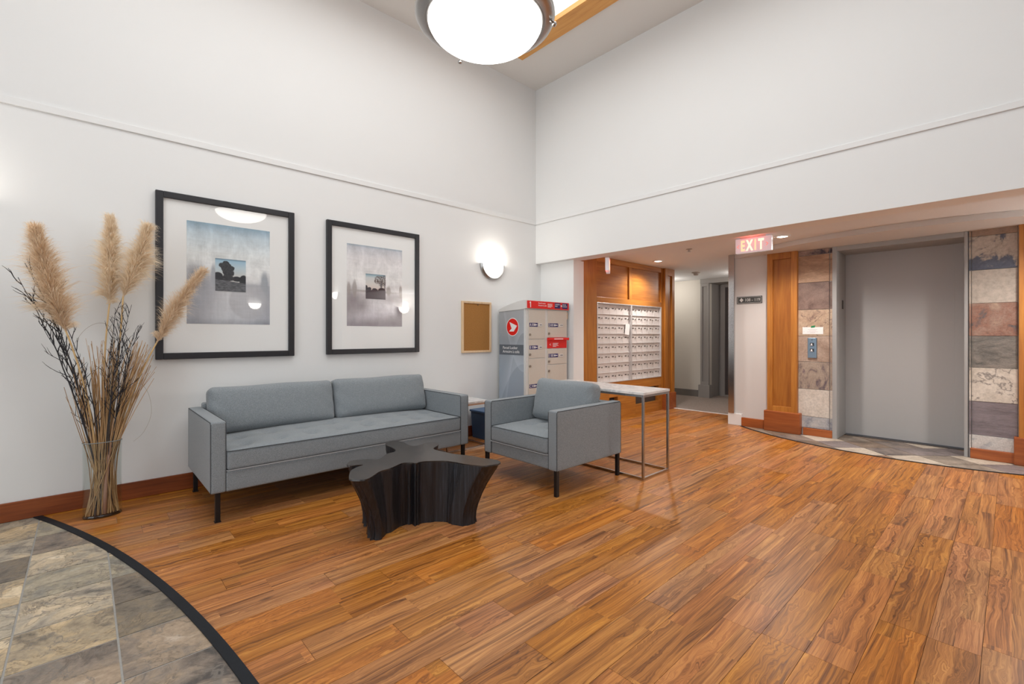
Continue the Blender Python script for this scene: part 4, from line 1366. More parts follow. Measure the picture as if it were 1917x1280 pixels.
MB().plane_prism([(p[0] * 0.030, p[1] * 0.030) for p in wing], (LXa + 0.585, yh + 0.0003, 1.512), FX, FZ, (0, -1, 0), 0.001).build('emblem', M['white'], hd)
# side livery
sx = LXa
SU = (0, -1, 0)


def locker_side():
    b = NT('locker_side_print')
    G = b.gen()
    s = b.n('SeparateXYZ', {0: G})
    y, z = s.outputs[1], s.outputs[2]
    col = b.ramp(z, [(0.0, (0.36, 0.43, 0.52)), (0.45, (0.33, 0.385, 0.45)), (0.75, (0.31, 0.345, 0.385)), (1.0, (0.40, 0.42, 0.44))])
    for a, c, k, w in ((1.9, 0.9, 0.40, 0.30), (-1.2, 0.25, 0.55, 0.22), (0.6, 0.55, 0.35, 0.35), (-2.6, 1.15, 0.5, 0.2)):
        l = b.math('SUBTRACT', b.math('ADD', b.math('MULTIPLY', b.math('MULTIPLY', y, y), a), b.math('MULTIPLY', z, 1.6)), c + k)
        m = b.n('MapRange', {0: l, 1: 0.0, 2: w, 3: 1.0, 4: 0.0}, clamp=True).outputs[0]
        m = b.math('MULTIPLY', m, b.math('GREATER_THAN', l, 0.0))
        col = b.mix(b.math('MULTIPLY', m, 0.28), col, (0.62, 0.68, 0.74))
    return b.bsdf(col, 0.35)


sd = MB().box(sx - 0.003, sx + 0.004, LYf + 0.030, LYb - 0.008, 0.03, 1.448).build('side_panel', locker_side(), lk)
ccy, ccz = 3.955, 1.254
circ = [(0.098 * math.cos(2 * math.pi * i / 40), 0.098 * math.sin(2 * math.pi * i / 40)) for i in range(40)]
MB().plane_prism([(p[0] * 1.08, p[1] * 1.08) for p in circ], (sx - 0.003, ccy, ccz), SU, FZ, (-1, 0, 0), 0.0008).build('emblem_ring', M['white'], sd)
MB().plane_prism(circ, (sx - 0.0036, ccy, ccz), SU, FZ, (-1, 0, 0), 0.0008).build('emblem_disc', M['red'], sd)
MB().plane_prism([(p[0] * 0.125, p[1] * 0.125) for p in wing], (sx - 0.0042, ccy, ccz), SU, FZ, (-1, 0, 0), 0.0008).build('emblem_wing', M['white'], sd)
MB().box(sx - 0.0040, sx - 0.003, LYf + 0.031, LYb - 0.015, 0.928, 1.048).build('label_band', M['greylabel'], sd)
text('lettering', 'Parcel Locker\nArmoire à colis', (sx - 0.0044, LYb - 0.075, 0.997), SU, FZ, 0.046, M['white'], sd, spacing=0.98)
# front doors
MB().box(LXa + 0.012, LXb - 0.012, LYf + 0.004, LYf + 0.02, 0.03, 1.458).build('face_frame', M['lockergrey'], lk)


def ldoor(x0, x1, z0, z1, letter=None, zl_=None, lockz=None, mat_='lockerdoor'):
    d = MB().box(x0, x1, LYf - 0.006, LYf + 0.006, z0, z1, 0.003).build('locker_door', M[mat_], lk)
    y = LYf - 0.0068
    if letter:
        w = x1 - x0
        MB().box(x0 + 0.012, x0 + 0.012 + w * 0.50, y, LYf - 0.004, zl_ - 0.022, zl_ + 0.022).build('door_label', M['navy'], d)
        text('letter', letter, (x0 + 0.018, y - 0.0003, zl_ - 0.015), FX, FZ, 0.046, M['white'], d, squash=0.8)
        s_ = MB()
        for k in range(3):
            s_.box(x0 + 0.052, x0 + 0.052 + w * 0.15, y - 0.0008, y, zl_ + 0.009 - k * 0.010, zl_ + 0.013 - k * 0.010)
        s_.box(x0 + 0.012 + w * 0.34, x0 + 0.012 + w * 0.46, y - 0.0008, y, zl_ - 0.005, zl_ + 0.005).plane_prism([(0.013 * math.cos(2 * math.pi * i / 12), 0.013 * math.sin(2 * math.pi * i / 12)) for i in range(12)], (x0 + 0.012 + w * 0.33, y, zl_), FX, FZ, (0, -1, 0), 0.0008)
        s_.build('label_print', M['white'], d)
        MB().box(x0 + w * 0.60, x0 + w * 0.80, y - 0.004, LYf - 0.004, zl_ - 0.020, zl_ + 0.016, 0.002).build('latch_plate', M['lockergrey'], d)
        MB().box(x0 + w * 0.64, x0 + w * 0.77, y - 0.005, y - 0.003, zl_ - 0.004, zl_ + 0.004).build('latch_slot', M['slot'], d)
    if lockz:
        MB().lathe([(0, 0.012), (0.012, 0.012), (0.014, 0.004), (0.014, 0)], (x0 + 0.020, LYf - 0.006, lockz), 14, (0, -1, 0)).build('lock', M['steel'], d)
    return d


A0, A1, B0, B1 = LXa + 0.042, 3.992, 4.034, LXb - 0.026
ldoor(A0, A1, 1.115, 1.450, 'A', 1.278, 1.165)
ldoor(A0, A1, 0.895, 1.108, 'B', 1.018, 0.938)
ldoor(A0, A1, 0.060, 0.888, 'C', 0.575, 0.805)
ldoor(B0, B1, 1.130, 1.450, 'D', 1.278, 1.178)
rs = ldoor(B0, B1, 1.002, 1.122, mat_='red')
MB().box(B0 - 0.006, B1 + 0.008, LYf - 0.040, LYf - 0.002, 1.098, 1.128, 0.004).build('slot_hood', M['red'], rs)
sl = MB()
for k, w in enumerate((0.10, 0.085, 0.10, 0.06)):
    sl.box(B0 + 0.09, B0 + 0.09 + w, LYf - 0.0075, LYf - 0.006, 1.058 - k * 0.013, 1.064 - k * 0.013)
sl.box(B0 + 0.08, B0 + 0.24, LYf - 0.041, LYf - 0.040, 1.108, 1.118)
sl.build('small_print', M['white'], rs)
text('chevron', '<', (B0 + 0.03, LYf - 0.0068, 1.030), FX, FZ, 0.05, M['white'], rs)
ldoor(B0, B1, 0.812, 0.994, 'E', 0.915, 0.848)
ldoor(B0, B1, 0.060, 0.804, 'F', 0.575, 0.735)
MB().box(LXb, LXb + 0.022, LYf + 0.02, LYf + 0.04, 1.355, 1.44).build('hinge_bracket', M['pine'], lk)

# ================================================================ SOFA, CHAIR
def piping(m, pts, r=0.0035):
    m.tube(pts, r, 5)


def rounded_loop(x0, x1, y0, y1, z, r=0.03, n=5, bulge=0.0):
    P = []
    for cx, cy, a in ((x1 - r, y1 - r, 0), (x0 + r, y1 - r, 90), (x0 + r, y0 + r, 180), (x1 - r, y0 + r, 270)):
        for i in range(n + 1):
            t = math.radians(a + 90 * i / n)
            P.append(Vector((cx + r * math.cos(t), cy + r * math.sin(t), z)))
    P.append(P[0].copy())
    return P


def seat_cushion_bm(cx, cy, hx, hy, z0, z1, crown, buttons):
    zc, hz = (z0 + z1) / 2, (z1 - z0) / 2

    def fn(u, p):
        k = max(0.0, 1 - abs(u.x) ** 3.0) * max(0.0, 1 - abs(u.y) ** 3.0)
        if u.z > 0.2:
            p.z += crown * k
            for bx, by in buttons:
                d2 = (p.x + cx - bx) ** 2 + (p.y + cy - by) ** 2
                p.z -= 0.026 * math.exp(-d2 / (2 * 0.026 ** 2)) + 0.016 * math.exp(-d2 / (2 * 0.060 ** 2))
        return p
    return MB().cushion((cx, cy, zc), (hx, hy, hz), 0.022, max(12, int(hx * 2 / 0.026)), max(12, int(hy * 2 / 0.026)), 3, fn)


def back_cushion_bm(c, h, tilt_axis, tilt, seed):
    """pillow-like back cushion, tilted"""
    rr = random.Random(seed)
    ph = [rr.uniform(0, 6.28) for _ in range(4)]

    def fn(u, p):
        w = 'x' if h[0] > h[1] else 'y'
        a = u.x if w == 'x' else u.y
        t = u.y if w == 'x' else u.x
        k = (1 - abs(a) ** 4) * (1 - abs(u.z) ** 4)
        puff = 1 + 0.42 * k
        if w == 'x':
            p.y *= puff * (0.72 + 0.28 * min(1.0, 1.6 * (1 - abs(a)) + 0.45))
        else:
            p.x *= puff * (0.72 + 0.28 * min(1.0, 1.6 * (1 - abs(a)) + 0.45))
        # soft sag of the long edges, dog-eared corners
        p.z += 0.003 * math.sin(a * 5 + ph[0]) * (0.5 + 0.5 * u.z) + (0.004 * abs(a) ** 8 if u.z > 0 else 0)
        wr = 0.004 * math.sin(a * 21 + u.z * 9 + ph[1]) * abs(a) ** 4
        if w == 'x':
            p.y += wr
        else:
            p.x += wr
        return p
    m = MB().cushion((0, 0, 0), h, min(h) * 0.55, 22 if h[0] > h[1] else 6, 22 if h[1] > h[0] else 6, 14, fn)
    m.bm.transform(Matrix.Translation(Vector(c)) @ Matrix.Rotation(tilt, 4, tilt_axis))
    return m


SX0, SX1, SY0, SY1 = 0.571, 2.545, 3.325, 4.150
so = thing('sofa', 'long grey fabric sofa with two back cushions against the wall', 'sofa', ((SX0 + SX1) / 2, (SY0 + SY1) / 2, 0))
AW, ZB, ZA = 0.085, 0.182, 0.624
for x0 in (SX0, SX1 - AW):
    a = MB().cushion((x0 + AW / 2, (SY0 + SY1) / 2, (ZB + ZA) / 2), (AW / 2, (SY1 - SY0) / 2, (ZA - ZB) / 2), 0.013, 4, 20, 10).build('arm', M['fabric'], so, True)
    pm = MB()
    for xx in (x0 + 0.002, x0 + AW - 0.002):
        pm.tube([(xx, SY0 + 0.004, ZB + 0.006), (xx, SY0 + 0.004, ZA - 0.016), (xx, SY0 + 0.012, ZA - 0.004), (xx, SY1 - 0.02, ZA - 0.004)], 0.0028, 5)
    pm.build('piping', M['piping'], a)
MB().cushion(((SX0 + SX1) / 2, 3.335 + 0.39, 0.245), ((SX1 - SX0) / 2 - AW + 0.004, 0.40, 0.063), 0.012, 30, 12, 3).build('base_rail', M['fabric'], so, True)
MB().cushion(((SX0 + SX1) / 2, SY1 - 0.045, 0.42), ((SX1 - SX0) / 2 - AW + 0.004, 0.045, 0.235), 0.015, 30, 3, 8).build('back_frame', M['fabric'], so, True)
bts = [(0.80 + 0.218 * i, 3.50) for i in range(8)] + [(0.80 + 0.218 * i, 3.72) for i in range(8)]
sc = seat_cushion_bm((SX0 + SX1) / 2, 3.318 + 0.38, (SX1 - SX0) / 2 - AW - 0.002, 0.38, 0.312, 0.436, 0.028, bts).build('seat_cushion', M['fabric'], so, True)
pm = MB()
lx0, lx1 = SX0 + AW + 0.001, SX1 - AW - 0.001
pm.tube(rounded_loop(lx0, lx1, 3.317, 4.0, 0.434, 0.022), 0.0035, 5)
pm.build('piping', M['piping'], sc)
pm = MB()
pm.tube(rounded_loop(lx0, lx1, 3.315, 4.0, 0.314, 0.022), 0.0038, 5)
pm.build('piping', M['piping_l'], sc)
bm2 = MB()
for (bx, by) in bts:
    bm2.lathe([(0, 0.006), (0.010, 0.004), (0.012, 0.0)], (bx, by, 0.416), 10)
bm2.build('tuft_buttons', M['fabric'], sc, True)['kind'] = 'stuff'
xm = 1.563
for (c0, c1, sd_) in ((SX0 + AW + 0.006, xm - 0.004, 1), (xm + 0.004, SX1 - AW - 0.006, 2)):
    back_cushion_bm(((c0 + c1) / 2, 3.955, 0.604), ((c1 - c0) / 2, 0.080, 0.170), 'X', math.radians(-14), sd_).build('back_cushion', M['fabric'], so, True)
for (x, y) in ((SX0 + 0.042, SY0 + 0.027), (SX1 - 0.042, SY0 + 0.027), (SX0 + 0.042, SY1 - 0.03), (SX1 - 0.042, SY1 - 0.03)):
    MB().box(x - 0.014, x + 0.014, y - 0.014, y + 0.014, 0.004, ZB + 0.01, 0.002).box(x - 0.017, x + 0.017, y - 0.017, y + 0.017, 0.0, 0.006).build('leg', M['blackmetal'], so)

CX0, CX1, CY0, CY1 = 2.474, 3.274, 2.203, 3.012
ch = thing('armchair', 'grey fabric armchair on black legs in front of the marble console table', 'armchair', ((CX0 + CX1) / 2, (CY0 + CY1) / 2, 0))
ZA2 = 0.615
for y0 in (CY0, CY1 - AW):
    a = MB().cushion(((CX0 + CX1) / 2, y0 + AW / 2, (ZB + ZA2) / 2), ((CX1 - CX0) / 2, AW / 2, (ZA2 - ZB) / 2), 0.013, 20, 4, 10).build('arm', M['fabric'], ch, True)
    pm = MB()
    for yy in (y0 + 0.002, y0 + AW - 0.002):
        pm.tube([(CX0 + 0.004, yy, ZB + 0.006), (CX0 + 0.004, yy, ZA2 - 0.016), (CX0 + 0.012, yy, ZA2 - 0.004), (CX1 - 0.02, yy, ZA2 - 0.004), (CX1 - 0.004, yy, ZA2 - 0.02), (CX1 - 0.004, yy, ZB + 0.006)], 0.0028, 5)
    pm.build('piping', M['piping'], a)
MB().cushion((CX0 + 0.01 + 0.38, (CY0 + CY1) / 2, 0.238), (0.38, (CY1 - CY0) / 2 - AW + 0.004, 0.056), 0.012, 12, 14, 3).build('base_rail', M['fabric'], ch, True)
MB().cushion((CX1 - 0.045, (CY0 + CY1) / 2, 0.395), (0.045, (CY1 - CY0) / 2 - AW + 0.004, 0.21), 0.015, 3, 14, 8).build('back_frame', M['fabric'], ch, True)
cyc = (CY0 + CY1) / 2
bts = [(2.74, cyc - 0.11), (2.74, cyc + 0.11), (2.90, cyc - 0.11), (2.90, cyc + 0.11)]
sc = seat_cushion_bm(CX0 - 0.008 + 0.36, cyc, 0.36, (CY1 - CY0) / 2 - AW - 0.002, 0.290, 0.412, 0.022, bts).build('seat_cushion', M['fabric'], ch, True)
pm = MB()
pm.tube(rounded_loop(CX0 - 0.010, CX0 + 0.70, CY0 + AW, CY1 - AW, 0.411, 0.022), 0.0035, 5)
pm.build('piping', M['piping'], sc)
pm = MB()
pm.tube(rounded_loop(CX0 - 0.012, CX0 + 0.70, CY0 + AW, CY1 - AW, 0.291, 0.022), 0.0038, 5)
pm.build('piping', M['piping_l'], sc)
bm2 = MB()
for (bx, by) in bts:
    bm2.lathe([(0, 0.006), (0.010, 0.004), (0.012, 0.0)], (bx, by, 0.386), 10)
bm2.build('tuft_buttons', M['fabric'], sc, True)['kind'] = 'stuff'
back_cushion_bm((3.035, cyc - 0.005, 0.590), (0.085, (CY1 - CY0) / 2 - AW - 0.006, 0.178), 'Y', math.radians(13), 5).build('back_cushion', M['fabric'], ch, True)
for (x, y) in ((CX0 + 0.018, CY0 + 0.018), (CX0 + 0.018, CY1 - 0.018), (CX1 - 0.024, CY0 + 0.022), (CX1 - 0.024, CY1 - 0.022)):
    MB().box(x - 0.014, x + 0.014, y - 0.014, y + 0.014, 0.0, ZB + 0.01, 0.002).build('leg', M['blackmetal'], ch)

# ================================================================ MARBLE TABLES
def marble_table(name, label, x0, x1, y0, y1, zt, th=0.022, t=0.018):
    o = thing(name, label, 'table', ((x0 + x1) / 2, (y0 + y1) / 2, 0), 'marble topped metal tables')
    MB().box(x0 - 0.004, x1 + 0.004, y0 - 0.004, y1 + 0.004, zt - th, zt, 0.003).build('marble_top', M['marble'], o)
    zr = zt - th
    for x in (x0, x1 - t):
        for y in (y0, y1 - t):
            MB().box(x, x + t, y, y + t, 0, zr, 0.001).build('leg', M['chrome'], o)
    for y in (y0, y1 - t):
        MB().box(x0 + t, x1 - t, y, y + t, 0, t, 0.001).build('floor_bar', M['chrome'], o)
        MB().box(x0 + t, x1 - t, y, y + t, zr - t, zr, 0.001).build('top_bar', M['chrome'], o)
    for x in (x0, x1 - t):
        MB().box(x, x + t, y0 + t, y1 - t, 0, t, 0.001).build('floor_bar', M['chrome'], o)
        MB().box(x, x + t, y0 + t, y1 - t, zr - t, zr, 0.001).build('top_bar', M['chrome'], o)
    return o


marble_table('console_table', 'long marble console table on a slim steel frame behind the armchair', 3.284, 3.692, 2.000, 3.130, 0.700)
marble_table('side_table', 'low marble side table between the sofa and the armchair', 2.600, 3.112, 3.735, 4.200, 0.482)

# recycling bin
bn = thing('recycling_bin', 'blue plastic bin on the floor behind the armchair, by the parcel locker', 'bin', (3.40, 4.06, 0))
MB().plane_prism([(-0.115, 0), (0.115, 0), (0.14, 0.30), (-0.14, 0.30)], (3.375, 3.94, 0.0), (1, 0, 0), (0, 0, 1), (0, 1, 0), 0.24).build('bin_body', M['bin'], bn)
MB().box(3.225, 3.525, 3.925, 4.195, 0.295, 0.318, 0.005).build('bin_rim', M['bin'], bn)

# ================================================================ STUMP TABLE
outline = [(1.182, 2.755), (1.163, 2.692), (1.215, 2.672), (1.236, 2.650), (1.173, 2.623), (1.122, 2.574), (1.065, 2.461), (1.070, 2.415), (1.132, 2.378), (1.246, 2.46), (1.327, 2.48), (1.428, 2.526), (1.473, 2.498), (1.491, 2.468), (1.544, 2.473), (1.639, 2.403), (1.673, 2.339), (1.693, 2.268), (1.722, 2.202), (1.764, 2.137), (1.853, 2.12), (1.892, 2.15), (1.894, 2.217), (1.861, 2.29), (1.843, 2.374), (1.792, 2.487), (1.77, 2.601), (1.767, 2.702), (1.848, 2.765), (1.884, 2.824), (1.873, 2.871), (1.83, 2.884), (1.728, 2.859), (1.7, 2.92), (1.716, 3.035), (1.685, 3.095), (1.63, 3.096), (1.592, 3.057), (1.576, 2.982), (1.567, 2.871), (1.529, 2.809), (1.463, 2.792), (1.374, 2.713), (1.308, 2.76), (1.237, 2.792)]


def catmull(P, n=5):
    out = []
    k = len(P)
    for i in range(k):
        p0, p1, p2, p3 = (Vector(P[(i + d) % k]) for d in (-1, 0, 1, 2))
        for j in range(n):
            t = j / n
            out.append(0.5 * ((2 * p1) + (p2 - p0) * t + (2 * p0 - 5 * p1 + 4 * p2 - p3) * t * t + (3 * p1 - p0 - 3 * p2 + p3) * t ** 3))
    return out


OL = catmull(outline, 6)
cc = Vector((1.53, 2.58))
ZT = 0.38
st = thing('stump_coffee_table', 'black lacquered tree stump coffee table in front of the sofa', 'coffee table', (1.50, 2.55, 0))
rs_ = random.Random(3)
ridge = [0.0] * len(OL)
for f_, amp in ((17, 0.005), (31, 0.006), (53, 0.005), (83, 0.003)):
    ph = rs_.uniform(0, 6.28)
    for i in range(len(OL)):
        ridge[i] += amp * math.sin(2 * math.pi * f_ * i / len(OL) + ph)
m = MB()
rings = []
levels = [0.0, 0.03, 0.07, 0.12, 0.18, 0.24, 0.30, 0.34, 0.362, 0.374]
for z in levels:
    t = z / ZT
    rg = []
    for i, p in enumerate(OL):
        v = p - cc
        r = v.length
        s_ = min(1, max(0, (r - 0.14) / 0.30))
        s_ = s_ * s_ * (3 - 2 * s_)
        kb = 1 - 0.30 * s_
        k = kb + (1 - kb) * (t ** 1.7)
        if t < 0.12:
            k *= 1 + 0.03 * (0.12 - t) / 0.12
        q = cc + v * k
        nn = v.normalized()
        am = 1.0 if z < 0.36 else 0.3
        q = q + nn * (ridge[i] * am)
        rg.append(m.bm.verts.new((q.x, q.y, z)))
    rings.append(rg)
n = len(OL)
for a in range(len(rings) - 1):
    for i in range(n):
        j = (i + 1) % n
        m.bm.faces.new((rings[a][i], rings[a][j], rings[a + 1][j], rings[a + 1][i]))
m.build('trunk', M['stump'], st, True, 50)
m = MB()
pv = [(p.x, p.y) for p in OL]
from mathutils.geometry import tessellate_polygon
lo = [m.bm.verts.new((p[0], p[1], 0.372)) for p in pv]
hi = [m.bm.verts.new((cc.x + (p[0] - cc.x) * 0.996, cc.y + (p[1] - cc.y) * 0.996, ZT)) for p in pv]
for tri in tessellate_polygon([[Vector((p[0], p[1], 0)) for p in pv]]):
    m.bm.faces.new([hi[i] for i in tri])
for i in range(n):
    j = (i + 1) % n
    m.bm.faces.new((lo[i], lo[j], hi[j], hi[i]))
m.build('table_top', M['stumptop'], st)

# ================================================================ VASE AND DRIED PLANTS
VX, VY, VH = 0.093, 3.975, 0.478
VA, VB = 0.098, 0.060
va = thing('glass_vase', 'tall oval clear glass vase on the floor beside the sofa', 'vase', (VX, VY, 0))
prof = [(0, 0.0), (0.9, 0.0), (0.985, 0.004), (1.0, 0.012), (0.985, 0.10), (0.975, 0.25), (0.985, 0.40), (1.0, VH), (0.965, VH + 0.001), (0.945, 0.40), (0.935, 0.25), (0.945, 0.10), (0.95, 0.022), (0.85, 0.016), (0, 0.016)]
MB().lathe(prof, (VX, VY, 0), 48, sx=VA, sy=VB).build('glass_body', M['vaseglass'], va, True, 60)
m = MB()
m.tube([(VX + VA * 0.98 * math.cos(2 * math.pi * i / 48), VY + VB * 0.98 * math.sin(2 * math.pi * i / 48), VH) for i in range(49)], 0.0028, 6, False)
m.build('rim', plain('glass_rim', (0.20, 0.22, 0.22), 0.1, 0.0), va, True)
m = MB()
m.lathe([(0, 0.001), (0.97, 0.001), (1.0, 0.010), (0.95, 0.018), (0, 0.016)], (VX, VY, 0), 48, sx=VA * 0.985, sy=VB * 0.985)
m.build('thick_base', glass_mat('thick_glass_base', (0.70, 0.74, 0.74), 0.06, 0.5), va, True, 50)

rp = random.Random(21)


def neck(tt):
    """point in the vase mouth for fan parameter -1..1"""
    return Vector((VX + 0.080 * tt + rp.uniform(-0.012, 0.012), VY + rp.uniform(-0.036, 0.036), VH + rp.uniform(-0.02, 0.02)))


def curve3(a, b_, c, n=9):
    """smooth path through three points"""
    out = []
    tm = (b_ - a).length / max(1e-6, (b_ - a).length + (c - b_).length)
    # quadratic through b_ at parameter tm
    k = (b_ - a * (1 - tm) ** 2 - c * tm ** 2) / (2 * tm * (1 - tm))
    for i in range(n + 1):
        t = i / n
        out.append(a * (1 - t) ** 2 + k * (2 * t * (1 - t)) + c * t * t)
    return out


def base_pt(bx, spread=0.8):
    x = max(-0.82, min(0.82, bx))
    lim = math.sqrt(1 - x * x) * 0.75
    return Vector((VX + VA * x, VY + VB * rp.uniform(-lim, lim), 0.020))


for i in range(170):
    tt = rp.uniform(-1, 1)
    if i < 85:
        tt = rp.uniform(-0.2, 1.0)
    b0 = base_pt(rp.uniform(-0.88, 0.88))
    nk = neck(tt)
    if tt > 0.35:
        top = Vector((0.145 + 0.195 * tt + rp.uniform(-0.02, 0.03), 3.985 + rp.uniform(-0.09, 0.10), 1.16 - 0.10 * tt + rp.uniform(-0.20, 0.04)))
    elif tt > -0.4:
        top = Vector((0.095 + 0.20 * tt + rp.uniform(-0.02, 0.02), 3.985 + rp.uniform(-0.09, 0.10), 1.08 + rp.uniform(-0.26, 0.06)))
    else:
        top = Vector((0.06 + 0.13 * tt + rp.uniform(-0.02, 0.02), 3.985 + rp.uniform(-0.08, 0.08), 0.92 + rp.uniform(-0.16, 0.10)))
    P = curve3(b0, nk, top, 8)
    r0 = rp.uniform(0.0023, 0.0040)
    m = MB()
    m.tube(P, [r0 * (1 - 0.6 * k / 8) for k in range(9)], 5)
    tag(m.build('dried_reed', M['reed']), 'thin tan dried reed standing in the tall glass vase', 'dried reed', 'dried reeds in the glass vase')


def twig(label, nk, tip, bend, seed, n_side=11, r=0.0036, lo=0.35):
    q = random.Random(seed)
    m = MB()
    a = base_pt(q.uniform(-0.4, 0.6))
    P = curve3(a, nk, tip, 16)
    for k in range(len(P)):
        w = max(0.0, (k - 5) / 11)
        P[k] = P[k] + Vector((q.uniform(-1, 1), q.uniform(-1, 1), q.uniform(-1, 1))) * 0.006 * w + Vector(bend) * math.sin(math.pi * k / 16)
    m.tube(P, [r * (1 - 0.72 * k / 16) for k in range(17)], 5)

    def shoot(p, d, L, rr_, depth):
        pts_ = [p]
        for s in range(4):
            d = (d + Vector((q.uniform(-1, 1), q.uniform(-0.7, 0.7), q.uniform(-0.5, 0.9))) * 0.22).normalized()
            pts_.append(pts_[-1] + d * L / 4)
        m.tube(pts_, [rr_ * (1 - 0.16 * s) for s in range(5)], 4)
        if depth > 0:
            for s in (2, 3):
                if q.random() < 0.75:
                    dd = (d + Vector((q.uniform(-1, 1), q.uniform(-0.6, 0.6), q.uniform(-0.2, 0.8))) * 0.75).normalized()
                    shoot(pts_[s], dd, L * q.uniform(0.35, 0.6), rr_ * 0.72, depth - 1)
    for s in range(n_side):
        t = lo + (0.98 - lo) * (s + q.random()) / n_side
        k = min(15, int(t * 16))
        p = P[k].lerp(P[k + 1], t * 16 - k)
        d = (P[k + 1] - P[k]).normalized()
        side = Vector((q.choice((-1, 1)) * q.uniform(0.22, 0.62), q.uniform(-0.35, 0.25), q.uniform(0.0, 0.4)))
        shoot(p, (d + side).normalized(), q.uniform(0.07, 0.17) * (1.15 - 0.4 * t), r * 0.50, 1)
    o = m.build('dark_twig', M['twig'])
    return tag(o, label, 'twig', 'dark bare twigs in the glass vase')


ORD = ['tallest', 'second tallest', 'third tallest', 'fourth tallest', 'fifth tallest', 'shortest']


LL = 'dark bare twig leaning left out of the vase, %s of the six there'
LR_ = 'dark bare twig rising from the middle of the vase, %s of the six there'
lz_ = sorted((1.50, 1.58, 1.52, 1.42, 1.22, 1.41), reverse=True)
rz_ = sorted((1.33, 1.30, 1.36, 1.22, 1.18, 1.20), reverse=True)
for k, (tx, tz, bx) in enumerate(((-0.280, 1.50, -0.010), (-0.245, 1.58, 0.0), (-0.200, 1.52, 0.0), (-0.245, 1.42, -0.015), (-0.185, 1.22, -0.015), (-0.150, 1.41, 0.01))):
    twig(LL % ORD[lz_.index(tz)], Vector((VX - 0.055 + 0.006 * k, VY + rp.uniform(-0.03, 0.03), VH)), Vector((tx, 3.97 + rp.uniform(-0.06, 0.07), tz)), (bx, 0, 0), 40 + k, 13, 0.0062 if k < 4 else 0.0048)
for k, (tx, tz, bx) in enumerate(((0.155, 1.33, 0.004), (0.200, 1.30, 0.01), (0.235, 1.36, 0.01), (0.270, 1.22, 0.015), (0.245, 1.18, 0.01), (0.185, 1.20, 0.0))):
    twig(LR_ % ORD[rz_.index(tz)], Vector((VX + 0.000 + 0.010 * k, VY - 0.02 + rp.uniform(-0.02, 0.03), VH)), Vector((tx, 3.93 + rp.uniform(-0.06, 0.06), tz)), (bx, 0, 0), 60 + k, 14, 0.0044, 0.5)


